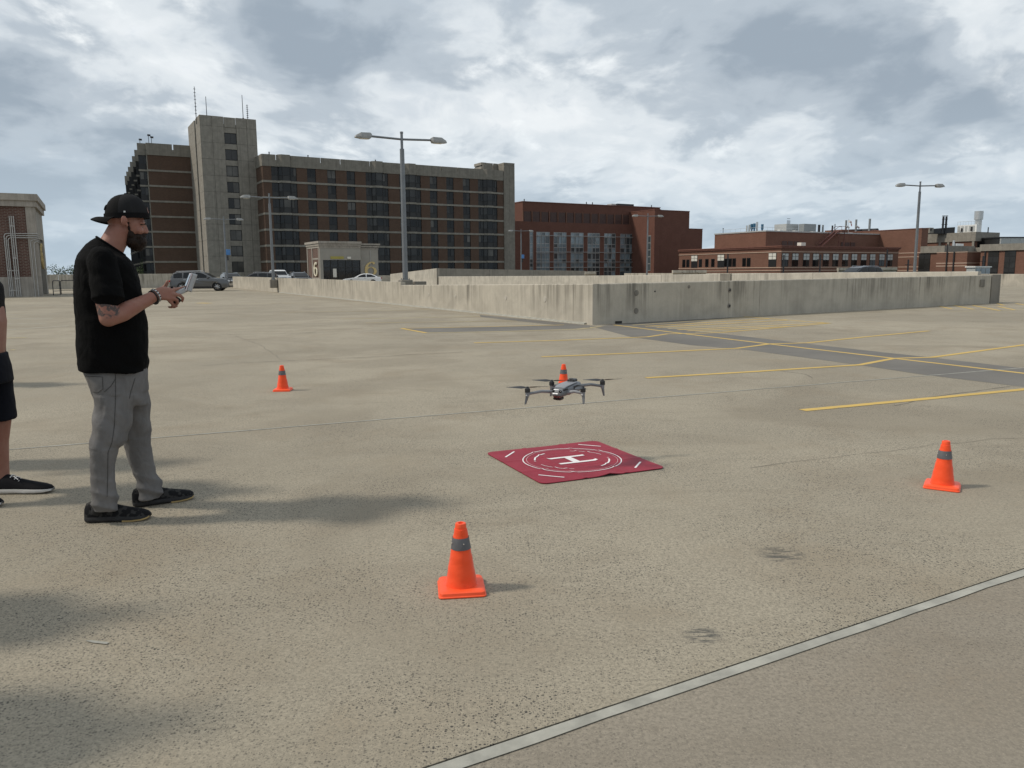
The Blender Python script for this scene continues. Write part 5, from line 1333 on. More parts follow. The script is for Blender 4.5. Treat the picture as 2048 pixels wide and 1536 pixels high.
# sticker with a dark mark on the nose
f = MB().add([(.1585, -.030, .012), (.1585, .010, .012), (.1800, .010, -.020), (.1800, -.030, -.020)], [(0, 1, 2, 3)]).add([(.150, -.030, .012), (.150, .010, .012), (.150, .010, -.020), (.150, -.030, -.020)], [(3, 2, 1, 0)]).build('sticker', MATS['sticker_white'], drone)
for y in (-.020, -.009): 
    MB().add([(.1650, y, .0055), (.1650, y + .009, .0055), (.1710, y + .009, -.0035), (.1710, y, -.0035)], [(0, 1, 2, 3)]).build('printed_mark', MATS['drone_dark'], f)
MB().cbox((.150, 0, -.038), (.050, .060, .018), 0, .006).build('red_nose_sensor', MATS['belly_red'], drone)
# gimbal camera
gim = MB().cbox((.112, -.012, -.058), (.060, .062, .028), 0, .008).build('gimbal_camera', MATS['drone_dark'], drone)
for y in (-.03, -.006): MB().tube([(.140, y, -.058), (.148, y, -.058)], [.011, .010], 14).build('lens', MATS['lens_black'], gim, 50)
MB().ellip((-.02, 0, -.040), (.035, .028, .014), 14, 8).build('belly_sensor', MATS['belly_red'], drone, 60)
# arms: front pair long and straight, rear pair rising
INV = Matrix.Rotation(-HD, 3, 'Z')
for nm, sx_, sy_, root_, wang in (('fl', 1, 1, (.105, .045, -.016), 62), ('fr', 1, -1, (.105, -.045, -.016), 186), ('rl', -1, 1, (-.12, .045, .004), 8), ('rr', -1, -1, (-.12, -.045, .004), 176)):
    r, m_ = Vector(root_), INV @ (MOT[nm] - DC); rot = wang - math.degrees(HD)
    MB().tube([r, r.lerp(m_, .5) + Vector((0, 0, .003)), m_ - Vector((0, 0, .018))], [.0130, .0115, .0100], 12).build('arm', MATS['drone_light' if sx_ > 0 else 'drone_grey'], drone, 50)
    MB().tube([m_ - Vector((0, 0, .034)), m_ - Vector((0, 0, .004))], [.014, .0165], 14).build('motor_mount', MATS['drone_light'], drone, 50)
    mo = MB().tube([m_ - Vector((0, 0, .006)), m_ + Vector((0, 0, .020)), m_ + Vector((0, 0, .025))], [.0195, .0195, .011], 18).build('motor', MATS['drone_dark'], drone, 50)
    # tapering landing leg
    tx = .012 if sx_ > 0 else -.004
    MB().loft([[(m_.x + dx * w + t, m_.y + dy * w * .6 + sy_ * o, z) for dx, dy in ((-1, -1), (1, -1), (1, 1), (-1, 1))] for w, t, o, z in ((.012, 0, 0, m_.z - .020), (.0115, 0, .004, m_.z - .045), (.0075, tx, .010, m_.z - .086), (.0065, tx, .011, m_.z - .092))]).build('landing_leg', MATS['drone_grey'], drone)
    if sx_ > 0: MB().ellip((m_.x + .017, m_.y, m_.z - .026), (.005, .006, .004), 8, 6).build('led', MATS['sticker_white'], drone)
    # two-bladed propeller, at rest
    for b in (0, 180):
        a = R(rot + b); u = Vector((math.cos(a), math.sin(a), 0)); v = Vector((-u.y, u.x, 0)); rings = []
        for t, w, tw in ((.010, .006, .5), (.025, .011, .5), (.045, .017, .42), (.075, .016, .32), (.11, .012, .22), (.145, .006, .15), (.152, .002, .1)):
            c = m_ + Vector((0, 0, .030 + t * .03)) + u * t
            rings.append([c + v * w + Vector((0, 0, -w * tw)), c + Vector((0, 0, .0016)), c - v * w + Vector((0, 0, w * tw)), c - Vector((0, 0, .0012))])
        MB().loft(rings).build('propeller_blade', MATS['prop_black'], drone, 60)
    MB().tube([m_ + Vector((0, 0, .024)), m_ + Vector((0, 0, .036))], [.011, .008], 12).build('propeller_hub', MATS['drone_dark'], drone, 50)
# ------------------------------------------------------------------ people
def skin_mat(name, col, tattoo=None):
    m, k, b = newmat(name); v = k.obj()
    n = k.noise(v, 9, 5, 0.6); f = k.noise(v, 160, 4, 0.6)
    c = k.mix(k.sstep(n, 0.35, 0.7), col, (col[0] * 0.86, col[1] * 0.72, col[2] * 0.68))
    c = k.mix(k.math('MULTIPLY', k.sstep(f, 0.55, 0.72), 0.25), c, tuple(x * 0.75 for x in col))
    if tattoo:
        (cx, cy, cz), r = tattoo
        d = k.node('ShaderNodeVectorMath', {0: k.mapping(v, loc=(-cx, -cy, -cz)), 1: (0, 0, 0)}, out=1, operation='DISTANCE')
        msk = k.math('MULTIPLY', k.sstep(d, r, r * .8), k.sstep(k.noise(v, 34, 4, 0.6, 1.2), 0.40, 0.52))
        c = k.mix(k.math('MULTIPLY', msk, 0.85), c, (0.035, 0.040, 0.040))
    put(k, b, col=c, rough=0.52, spec=0.4, sss=0.08, normal=k.bump(f, 0.10, 0.002))
    b.inputs['Subsurface Radius'].default_value = (0.01, 0.004, 0.002)
def cloth_mat(name, col, wv=420.0, fold=0.35, rough=0.85, camo=None):
    m, k, b = newmat(name); v = k.obj()
    big = k.noise(k.mapping(v, scale=(1, 1, .55)), 11, 5, 0.55, 0.8); w = k.noise(v, wv, 2, 0.5)
    c = k.mix(k.sstep(big, 0.3, 0.7), tuple(x * 0.85 for x in col), tuple(x * 1.12 for x in col))
    c = k.mix(k.math('MULTIPLY', w, 0.3), c, tuple(x * 0.7 for x in col))
    if camo: c = k.mix(k.sstep(k.noise(v, 30, 3, 0.5), 0.52, 0.56), c, camo)
    put(k, b, col=c, rough=rough, spec=0.12, normal=k.bump(k.math('ADD', big, k.math('MULTIPLY', w, 0.04)), fold, 0.02))
skin_mat('skin', (0.31, 0.155, 0.115)); skin_mat('skin_tattoo', (0.31, 0.155, 0.115), ((-.075, -.27, 1.235), .065))
cloth_mat('tee_black', (0.0032, 0.0032, 0.0034), 420, .6, .95); cloth_mat('cap_black', (0.007, 0.007, 0.0075), 600, .1); cloth_mat('cap_mesh', (0.020, 0.020, 0.021), 700, .2)
cloth_mat('trouser_grey', (0.165, 0.160, 0.158), 500, .55); cloth_mat('short_navy', (0.008, 0.009, 0.014), 500, .35); cloth_mat('tee_dark', (0.012, 0.012, 0.013))
cloth_mat('shoe_camo', (0.010, 0.010, 0.011), 500, .1, .7, (0.035, 0.034, 0.033)); cloth_mat('shoe_black', (0.010, 0.010, 0.012), 500, .1, .7)
plain('sole_black', (0.014, 0.014, 0.015), 0.7, 0, .2, 20, .3, 60); plain('sole_gum', (0.42, 0.30, 0.13), 0.6); plain('sole_white', (0.55, 0.54, 0.52), 0.6)
def hair_mat():
    m, k, b = newmat('beard_brown'); v = k.obj()
    s = k.noise(k.mapping(v, scale=(1, 1, .25)), 190, 4, 0.6)
    put(k, b, col=k.ramp(s, [(.3, (0.006, 0.0036, 0.0025)), (.7, (0.028, 0.0135, 0.0075))]), rough=.6, spec=.3, normal=k.bump(s, .8, .006))
hair_mat(); plain('eye_white', (0.6, 0.58, 0.55), .2); plain('eye_dark', (0.02, 0.015, 0.012), .1); plain('tag_white', (0.6, 0.6, 0.6), .6); plain('lace_black', (0.012, 0.012, 0.013), .8)

def remesh(mb, voxel, it=6, fac=.5, disp=None):
    me = mb.mesh('tmp'); o = bpy.data.objects.new('tmp', me); COL.objects.link(o)
    r = o.modifiers.new('r', 'REMESH'); r.mode = 'VOXEL'; r.voxel_size = voxel
    if it: s = o.modifiers.new('s', 'SMOOTH'); s.iterations = it; s.factor = fac
    dg = bpy.context.evaluated_depsgraph_get(); dg.update()
    out = bpy.data.meshes.new_from_object(o.evaluated_get(dg))
    bpy.data.objects.remove(o); bpy.data.meshes.remove(me)
    if disp:
        nn = [v.normal.copy() for v in out.vertices]
        for v, n_ in zip(out.vertices, nn): v.co += n_ * disp(v.co)
    out.materials.clear()
    for p in out.polygons: p.use_smooth = True
    out.update(); return out
def chain(mb, pts, rad, n=14):
    for (a, ra), (b, rb) in zip(list(zip(pts, rad))[:-1], list(zip(pts, rad))[1:]): mb.tube([a, b], [ra, rb], n)
    for p, r in zip(pts, rad): mb.ellip(p, (r, r, r), n, 10)
def oval(cx, cy, z, hx, hy, n=30, e=2.4, tilt=0.0):
    out = []
    for i in range(n):
        a = 2 * math.pi * i / n; c, s = math.cos(a), math.sin(a)
        x = hx * math.copysign(abs(c) ** (2 / e), c); out.append((cx + x, cy + hy * math.copysign(abs(s) ** (2 / e), s), z + tilt * x))
    return out

class Figure:
    """local frame of a standing person: x the way the body faces, y to its left, z up; silhouette points come from the survey"""
    def __init__(s, O, ang):
        s.O = Vector(O); s.X = Vector((math.cos(ang), math.sin(ang), 0)); s.Y = Vector((-math.sin(ang), math.cos(ang), 0)); s.ang = ang
    def p(s, px, py, off=0.0):
        d = ray(px, py); t = ((s.O - EYE).dot(s.Y) + off) / d.dot(s.Y); q = EYE + d * t
        return Vector(((q - s.O).dot(s.X), off, q.z))
    def rows(s, tab, off):
        out = []
        for row in tab:
            py, b, f = row[:3]; o = off(py) if callable(off) else off
            A, B = s.p(b, py, o), s.p(f, py, o)
            out.append(((A.x + B.x) / 2, o, (A.z + B.z) / 2, abs(B.x - A.x) / 2, row[3], (B.z - A.z) / max(.01, B.x - A.x)))
        return out
def wrinkle(seed, amp, kx=7, kz=12):
    def f(c):
        q = Vector((c.x * kx, c.y * kx, c.z * kz + seed)); q2 = Vector((c.x * 16 + 3, c.y * 16, c.z * 20 + c.x * 14 + seed))
        a = mnoise.noise(q); r = 1 - abs(mnoise.noise(q2)) * 2
        return amp * (a + .45 * r)
    return f
def shoe(root, heel, toe, uppermat, edge, lift=0.0, name='shoe', h_=1.0):
    d = Vector((toe[0] - heel[0], toe[1] - heel[1], 0)); L = d.length; d.normalize(); n_ = Vector((-d.y, d.x, 0)); H0 = Vector((heel[0], heel[1], lift))
    P = lambda t, w, z: H0 + d * (t * L) + n_ * w + Vector((0, 0, z))
    sec = [(.0, .024, .012, .085), (.03, .035, .006, .110), (.12, .040, .004, .124), (.30, .042, .005, .126), (.45, .043, .006, .102), (.60, .048, .006, .085), (.75, .051, .006, .072), (.88, .047, .009, .062), (.96, .036, .014, .052), (1.0, .020, .020, .040)]
    up = MB(); so_ = MB(); eg = MB(); ru, rs, re = [], [], []
    for t, w, z0, z1 in sec:
        zs = .034 if t < .5 else .034 - (t - .5) * .010
        zs = max(zs, z0 + .008)
        def arch(zlo, zhi, ww, n=14):
            return [P(t, ww * math.cos(a) * (1.0 if math.sin(a) < .3 else .92), zlo + (zhi - zlo) * max(0, math.sin(a)) ** .8) for a in [math.pi * i / (n - 1) for i in range(n)]]
        ru.append(arch(zs - .008, z1 * h_, w * .96)); rs.append([P(t, -w * 1.08, z0 + .004), P(t, -w * .95, z0), P(t, w * .95, z0), P(t, w * 1.08, z0 + .004), P(t, w * 1.10, zs * .6), P(t, w * 1.0, zs), P(t, -w * 1.0, zs), P(t, -w * 1.10, zs * .6)])
        re.append([P(t, -w * 1.10, z0 - .003), P(t, w * 1.10, z0 - .003), P(t, w * 1.13, z0 + .006), P(t, -w * 1.13, z0 + .006)])
    o = up.loft(ru).build(name, MATS[uppermat], root, 60)
    so_.loft(rs).build('sole', MATS['sole_black' if edge != 'sole_white' else 'sole_white'], o, 50)
    if edge == 'sole_gum': eg.loft(re[5:]).build('outsole_edge', MATS[edge], o, 50)
    lc = MB()
    for i in range(4):
        t = .36 + .065 * i; z = (.118 - .0125 * i * 1.05) * h_; lc.tube([P(t, -.026, z - .008), P(t, 0, z + .004), P(t + .01, .026, z - .008)], .0032, 6)
    lc.tube([P(.36, -.004, .108 * h_), P(.43, -.03, .118 * h_), P(.50, -.036, .098 * h_), P(.46, -.02, .10 * h_)], .003, 6)
    lc.build('lace', MATS['lace_black' if edge != 'sole_white' else 'tag_white'], o, 60)
    return o

# ---------- the man flying the drone
F1 = Figure(gp(235, 1045).lerp(gp(325, 1010), .5), R(25))
man = empty('person', F1.O, F1.ang, 'bearded person in black t-shirt, grey trousers and backwards cap, holding a controller', 'person')
p = F1.p
# body: one continuous skin surface
b = MB()
hc = p(250, 437)                                     # head
b.ellip(hc + Vector((-.004, 0, .020)), (.098, .076, .098), 24, 16)
b.ellip(hc + Vector((.030, 0, -.035)), (.074, .066, .088), 20, 14)
b.ellip(p(281, 447) + Vector((-.030, 0, 0)), (.052, .060, .040), 18, 12)        # brow and forehead
b.ellip(p(277, 478) + Vector((-.012, 0, .004)), (.040, .046, .050), 16, 12)       # jaw
nb, nt = p(291, 449), p(298.5, 463.5)
b.tube([nb + Vector((-.006, 0, .004)), nt + Vector((-.012, 0, .002)), nt + Vector((-.016, 0, -.008))], [.008, .0105, .009], 12); b.ellip(nt + Vector((-.013, 0, -.002)), (.011, .011, .009), 12, 8)
for s in (-1, 1):
    b.ellip(nt + Vector((-.019, s * .011, -.003)), (.011, .009, .008), 10, 8)
    b.ellip(p(285, 451) + Vector((-.006, s * .034, .010)), (.022, .028, .010), 14, 8)        # brow ridge
    b.ellip(p(280, 462) + Vector((-.004, s * .040, 0)), (.024, .024, .022), 14, 10)          # cheek
    e = p(251, 444) + Vector((0, s * .084, 0))
    b.ellip(e + Vector((-.004, s * .004, .004)), (.018, .012, .032), 14, 10, Matrix.Rotation(R(12), 3, 'Y')); b.ellip(e + Vector((-.010, s * .010, .008)), (.010, .007, .024), 12, 8); b.ellip(e + Vector((.008, 0, -.022)), (.010, .008, .011), 10, 8)
b.ellip(p(290, 474) + Vector((-.010, 0, .002)), (.013, .024, .007), 12, 8); b.ellip(p(290, 478) + Vector((-.012, 0, 0)), (.013, .022, .007), 12, 8)
chain(b, [p(240, 462), p(228, 484), p(214, 508)], [.066, .067, .074], 20)
b.loft([oval(*r[:3], r[3] * .84, r[4] * .86) for r in F1.rows([(738, 165, 290, .17), (690, 160, 290, .17), (640, 160, 288, .17), (590, 158, 276, .17), (550, 157, 268, .18), (520, 162, 250, .18), (505, 180, 236, .12)], 0.0)])
sh, el, wr_ = p(203, 522, -.205), p(215, 640, -.265), p(309, 592, -.115)
chain(b, [sh, sh.lerp(el, .55), el + Vector((.004, 0, .012))], [.062, .056, .047], 18)
chain(b, [el + Vector((.004, 0, .010)), el.lerp(wr_, .30), el.lerp(wr_, .72), wr_], [.047, .051, .038, .031], 18)
sh2, el2, wr2 = p(215, 522, .20), p(228, 632, .25), p(311, 594, .115)
chain(b, [sh2, sh2.lerp(el2, .5), el2], [.062, .054, .046], 16); chain(b, [el2, el2.lerp(wr2, .3), wr2], [.046, .048, .030], 16)
# near hand: palm seen from its back, index finger on the screen, other fingers curled round the grip
def digit(pts, rad): chain(b, pts, rad, 10)
pal = [p(318, 588, -.105), p(331, 587, -.095), p(345, 585, -.085)]
b.loft([oval(0, 0, 0, .001, .001, 4)] * 0 or [[c + Vector((0, a * .013, 0)) + u * q for a, q in ((-1, -.75), (-1, .75), (-.4, 1), (.6, 1), (1, .6), (1, -.6), (.6, -1), (-.4, -1))] for c, u in ((wr_, Vector((-.010, 0, .026))), (pal[0], Vector((-.012, 0, .034))), (pal[1], Vector((-.014, 0, .042))), (p(344, 588, -.085), Vector((-.016, 0, .040))))])
digit([p(343, 581, -.088), p(356, 577.5, -.075), p(365, 575.5, -.062), p(372.5, 573.5, -.052)], [.0118, .0102, .0092, .0078])
digit([p(346, 588, -.092), p(359, 590, -.088), p(366, 596, -.075), p(364.5, 602.5, -.058)], [.0120, .0105, .0096, .0086])
digit([p(344, 596, -.092), p(354, 600, -.088), p(355.5, 607, -.075), p(348, 609, -.058)], [.0116, .0102, .0094, .0084])
digit([p(339, 602, -.090), p(346, 609, -.086), p(344.5, 614.5, -.072), p(338, 614, -.058)], [.0108, .0094, .0086, .0076])
digit([p(322, 585, -.085), p(333, 580, -.062), p(343, 577, -.048), p(349, 577, -.040)], [.0150, .0122, .0108, .0090])
# far hand: thumb raised, fingers round the other grip
b.ellip(p(331, 588, .100), (.040, .016, .040), 14, 10); chain(b, [wr2, p(322, 590, .105)], [.030, .032], 14)
digit([p(325, 578, .085), p(331, 572, .070), p(334, 566, .062), p(335, 562.5, .060)], [.0150, .0120, .0108, .0090])
for i in range(4):
    y = 583 + i * 7; digit([p(340, y, .105), p(350, y + 3, .100), p(353, y + 8, .085), p(348, y + 11, .070)], [.0112, .0100, .0092, .0080])
# legs inside the trousers, ankles, so that the figure is whole
lgN = [p(225, 740, -.09), p(221, 880, -.115), p(206, 1000, -.095)]; lgF = [p(258, 740, .09), p(273, 870, .13), p(300, 985, .165)]
for lg in (lgN, lgF): chain(b, lg, [.062, .036, .028], 14)
chain(b, [lgN[2], Vector((-.235, -.06, .06)), Vector((-.14, -.085, .045))], [.028, .026, .024], 10); chain(b, [lgF[2], Vector((.02, .17, .06)), Vector((.12, .19, .045))], [.028, .026, .024], 10)
body = remesh(b, .0052, 5, .5); link('body', body, MATS['skin_tattoo'], man)
# eyes and brows
for s in (-1, 1):
    e = p(287.5, 455.5) + Vector((-.014, s * .033, 0)); ey = MB().ellip(e, (.0105, .012, .0085), 12, 8).build('eye', MATS['eye_white'], man, 80); MB().ellip(e + Vector((.006, s * .002, -.001)), (.0055, .006, .006), 10, 8).build('iris', MATS['eye_dark'], ey, 80)
    MB().tube([p(292, 449) + Vector((-.004, s * .012, .000)), p(291, 448.5) + Vector((-.004, s * .034, .001)), p(284, 450) + Vector((-.006, s * .056, -.002))], [.0045, .0055, .003], 8).build('eyebrow', MATS['beard_brown'], man, 80)
# beard
bd = MB()
for c, r in ((p(287, 483), (.030, .050, .040)), (p(280, 490), (.038, .048, .036)), (p(272, 482), (.046, .064, .048)), (p(267, 470), (.028, .070, .042)), (p(263, 456), (.013, .076, .030)), (p(262, 448), (.009, .078, .018)), (p(290.5, 470.5), (.018, .034, .010)), (p(280, 473), (.030, .060, .024))): bd.ellip(c + Vector((-.012, 0, 0)), r, 18, 12)
bm_ = remesh(bd, .0045, 4, .5, lambda c: .0028 * mnoise.noise(Vector((c.x * 70, c.y * 70, c.z * 45))) + .0012 * mnoise.noise(c * 180)); link('beard', bm_, MATS['beard_brown'], man)
hb = MB(); rh = random.Random(4); nvb = len(bm_.vertices)
for i in range(2600):
    v = bm_.vertices[rh.randrange(nvb)]; d_ = (v.normal + Vector((.25, 0, -.55)) + Vector((rh.gauss(0, .3), rh.gauss(0, .3), rh.gauss(0, .3)))).normalized(); sd_ = d_.orthogonal().normalized() * .0007
    if v.normal.x < -.5: continue
    e_ = v.co + d_ * rh.uniform(.004, .011); hb.add([v.co + sd_, v.co - sd_, e_], [(0, 1, 2)])
tag(hb.build('beard_hair', MATS['beard_brown'], man), kind='stuff')
# cap worn backwards: dome, mesh panel, band, brim over the neck
cb0, cf0 = p(209, 437), p(298.5, 436); ctr = (cb0 + cf0) / 2; hx = (cf0 - cb0).length / 2; tz = p(251, 388.5).z - ctr.z; tl = (cf0.z - cb0.z) / (2 * hx)
def capring(f, a0, a1, n, grow=0.0):
    r = math.cos(f) ** .80; z = tz * math.sin(f) ** .95
    return [ctr + Vector(((hx + grow) * r * math.cos(a), (.092 + grow) * r * math.sin(a), z + tl * hx * r * math.cos(a) + grow * .5)) for a in [a0 + (a1 - a0) * i / n for i in range(n + 1)]]
fs_ = [R(q) for q in (0, 8, 18, 30, 42, 54, 66, 76, 84, 89)]
dome = MB().loft([capring(f, R(-180), R(180), 48)[:-1] for f in fs_]).build('cap', MATS['cap_black'], man, 70)
MB().loft([capring(f, R(-112), R(-16), 18, .0022) for f in fs_[:8]], caps=False, closed=False).build('mesh_panel', MATS['cap_mesh'], dome, 70)
MB().loft([capring(f, R(16), R(112), 18, .0022) for f in fs_[:8]], caps=False, closed=False).build('mesh_panel', MATS['cap_mesh'], dome, 70)
MB().loft([[v + Vector((0, 0, dz)) for v in capring(0, R(-180), R(180), 48, .0035)[:-1]] for dz in (-.006, .024)], caps=False).build('cap_band', MATS['cap_black'], dome, 70)
op = [ctr + Vector((hx * math.cos(f) ** .80 * math.cos(a) + .004, .094 * math.cos(f) ** .80 * math.sin(a), tz * math.sin(f) ** .95 + tl * hx)) for f, a in [(R(16 + 13 * math.sin(t)), R(20 * math.cos(t))) for t in [2 * math.pi * i / 20 for i in range(20)]]]
MB().sheet(op).build('strap_opening', MATS['skin'], dome)
MB().ellip(p(251, 388.5) + Vector((0, 0, .001)), (.009, .009, .006), 10, 6).build('cap_button', MATS['cap_black'], dome, 70)
lg_ = p(250, 426) + Vector((0, -.0925, 0)); MB().cbox(tuple(lg_), (.010, .004, .011)).build('logo_tag', MATS['tag_white'], dome)
_fp = capring(R(26), R(180), R(181), 1)[0]; MB().ellip(_fp, (.006, .026, .018), 14, 8, Matrix.Rotation(R(25), 3, 'Y')).build('front_patch', MATS['cap_mesh'], dome, 70)
br = MB(); rgs = []
for t in range(9):
    u = t / 8; rr = []
    for i in range(19):
        a = R(180 - 62 + 124 * i / 18); c = ctr + Vector((hx * math.cos(a), .092 * math.sin(a), tl * hx * math.cos(a)))
        d_ = Vector((-1, math.sin(a) * .25, 0)); q = c + d_ * (.072 * u * max(0, -math.cos(a)) ** .5)
        q.z += -.010 * u - .030 * (math.sin(a) ** 2) * u + .004 + .010 * math.sin(u * 3.0)
        rr.append(q)
    rgs.append(rr)
br.loft(rgs, caps=False, closed=False); nv = len(br.v)
br.add([(x, y, z - .004) for x, y, z in br.v[:nv]], [tuple(reversed(f)) for f in br.f[:]])
br.build('brim', MATS['cap_black'], dome, 60)
# t-shirt
t = MB()
T = [(740, 157, 296, .200), (720, 154, 297, .206), (682, 152.5, 297, .206), (643, 151, 296, .202), (620, 149.5, 290, .200), (591, 147, 285, .204), (557, 146, 279, .212), (531, 149, 268, .216), (521, 151, 262, .214)]
def slant(c, e0, hy):                                # ring whose fore and aft ends are surveyed points
    A, B = p(*c), p(*e0); return oval((A.x + B.x) / 2, 0, (A.z + B.z) / 2, abs(B.x - A.x) / 2, hy, 36, 2.4, (B.z - A.z) / (B.x - A.x))
t.loft([oval(r[0], r[1], r[2], r[3], r[4], 36, 2.5, r[5]) for r in F1.rows(T, 0.0)] + [slant((155, 511), (260, 519), .208), slant((162, 500), (257, 516), .185), slant((172, 489), (254, 514), .140), (slant((183, 480), (252, 512), .100)), slant((192, 475), (250, 511), .078)])
slv = lambda a, b_, r0, r1: chain(t, [a, a.lerp(b_, .5), b_], [r0, (r0 + r1) / 2, r1], 20)
slv(p(204, 520, -.195), p(215, 588, -.245), .074, .080); t.tube([p(215, 580, -.24), p(216.5, 599, -.253)], [.081, .084], 22)
slv(p(215, 520, .195), p(222, 592, .24), .074, .080)
def shirt_disp(c):
    w = wrinkle(2.0, .0040)(c) - .005 * max(0, .3 - abs(mnoise.noise(Vector((c.x * 6 + c.z * 6, c.y * 7, c.z * 6 - c.x * 5)))))
    if c.x > .02 and c.z < 1.2: w += .004 * math.sin(c.z * 46 + c.x * 30 + c.y * 6) * min(1, (1.2 - c.z) * 3)
    return w + .0022 * math.sin(c.x * 38 + c.z * 60) * (1 if c.y < -.12 else .3)
tm = remesh(t, .0065, 3, .5, shirt_disp); link('t_shirt', tm, MATS['tee_black'], man)
# collar ring
cr_ = [Vector(v) for v in slant((193, 474), (249.5, 510.5), .076)]
MB().tube(cr_ + [cr_[0]], .007, 8).build('collar', MATS['tee_black'], man, 60)
# trousers
q = MB()
HIP = [(728, 164, 296, .17), (745, 166, 296.5, .176), (765, 175, 297, .176), (790, 184, 298, .17), (806, 190, 298, .15)]
q.loft([oval(r[0], r[1], r[2], r[3], r[4], 32, 2.5, r[5]) for r in F1.rows(HIP, 0.0)])
NL = [(745, 168, 266, .088), (765, 176, 270, .092), (784, 186, 272, .094), (803, 187, 272, .094), (822, 186.5, 268, .092), (850, 183, 263, .088), (880, 179, 256, .082), (899, 178.5, 238, .078), (931, 179.5, 230.5, .074), (963, 180, 231, .072), (982, 181, 235, .074), (998, 182, 238, .078), (1009, 183, 238, .078), (1021, 185, 234, .072)]
q.loft([oval(r[0], r[1], r[2], r[3], r[4], 26, 2.3, r[5] * .5) for r in F1.rows(NL, lambda y: -.085 - .03 * min(1, max(0, (y - 745) / 130)) + .025 * max(0, (y - 900) / 115))])
FL = [(745, 214, 296, .088), (765, 218, 297, .09), (803, 230, 300, .09), (845, 238, 304, .088), (867, 243, 301, .084), (892, 247, 303, .078), (912, 253, 306, .074), (947, 266, 314, .070), (966, 272, 325, .074), (981, 274, 327, .076), (996, 277, 322, .070)]
q.loft([oval(r[0], r[1], r[2], r[3], r[4], 26, 2.3, r[5] * .5) for r in F1.rows(FL, lambda y: .085 + .08 * min(1, max(0, (y - 745) / 240)))])
def pant_disp(c):
    w = wrinkle(9.0, .0034, 8, 11)(c); z = c.z; w -= .007 * max(0, .35 - abs(mnoise.noise(Vector((c.x * 9 + c.z * 5, c.y * 9, c.z * 9 - c.x * 6))))) 
    if z < .32: w += .0085 * (1 - 2 * abs(math.sin(z * 40 + c.x * 16 + c.y * 9))) * (1 - z / .32)       # stacked folds over the shoes
    if .45 < z < .75: w += .004 * math.sin(z * 34 + c.x * 40 + 1)
    return w
pm = remesh(q, .0070, 3, .5, pant_disp); tr_ = link('trousers', pm, MATS['trouser_grey'], man)
sm_ = MB(); pts = []
for py, px in ((748, 232), (800, 231), (860, 228), (900, 218), (960, 215), (1000, 213)): pts.append(p(px, py, -.185))
# side seam and back pocket follow the cloth
from mathutils.bvhtree import BVHTree
bvh = BVHTree.FromPolygons([v.co for v in pm.vertices], [tuple(f.vertices) for f in pm.polygons])
def on_cloth(px, py, lift=.0015):
    o = Vector((0, -.6, 0)); s0 = p(px, py, -.6); h = bvh.ray_cast(s0, (p(px, py, .3) - s0).normalized())
    return (h[0] + h[1] * lift) if h[0] is not None else None
def seam(pts, r=.0016, name='seam'):
    P = []
    for a, b_ in zip(pts[:-1], pts[1:]):
        for i in range(6):
            v = on_cloth(a[0] + (b_[0] - a[0]) * i / 6, a[1] + (b_[1] - a[1]) * i / 6)
            if v is not None: P.append(v)
    if len(P) > 2: MB().tube(P, r, 5).build(name, MATS['seam_dark'], tr_, 60)
plain('seam_dark', (0.055, 0.052, 0.050), .9)
seam([(231, 748), (231, 800), (229, 850), (224, 885), (216, 905), (215, 960), (214, 1000)])
seam([(172, 752), (205, 754), (206, 778), (196, 785), (184, 783)]); seam([(232, 756), (222, 772), (206, 786)]); seam([(270, 756), (262, 782), (258, 800)])
# shoes
shoe(man, (-.287, -.030), (.055, -.135), 'shoe_camo', 'sole_gum'); shoe(man, (-.045, .165), (.305, .212), 'shoe_camo', 'sole_gum')
for a_, b_ in ((lgN[2], Vector((-.225, -.058, .055))), (lgF[2], Vector((.03, .172, .055)))): MB().tube([a_, a_.lerp(b_, .5), b_], [.040, .040, .036], 16).build('sock', MATS['lace_black'], man, 60)
# wrist bands
def band(c, axis, r, mat, w=.010, name='bracelet'):
    axis = Vector(axis).normalized(); u = axis.orthogonal().normalized(); v = axis.cross(u)
    pts = [c + u * r * math.cos(a) + v * r * math.sin(a) for a in [2 * math.pi * i / 28 for i in range(29)]]
    return MB().tube(pts, w / 2, 8).build(name, MATS[mat], man, 60)
ax = wr_ - el
band(wr_ - ax.normalized() * .006, ax, .0335, 'lace_black', .009); 
bb = band(wr_ + ax.normalized() * .010, ax, .0345, 'tag_white', .010)
an = ax.normalized(); u_ = an.orthogonal().normalized(); v_ = an.cross(u_)
for i in range(14):
    a = 2 * math.pi * i / 14; c = wr_ + an * .010 + (u_ * math.cos(a) + v_ * math.sin(a)) * .0375; MB().ellip(c, (.0045, .0045, .0045), 8, 6).build('bead', MATS['lace_black'], bb, 60)
band(wr2 + Vector((-.012, 0, -.004)), wr2 - el2, .034, 'lace_black', .022, 'watch_strap')
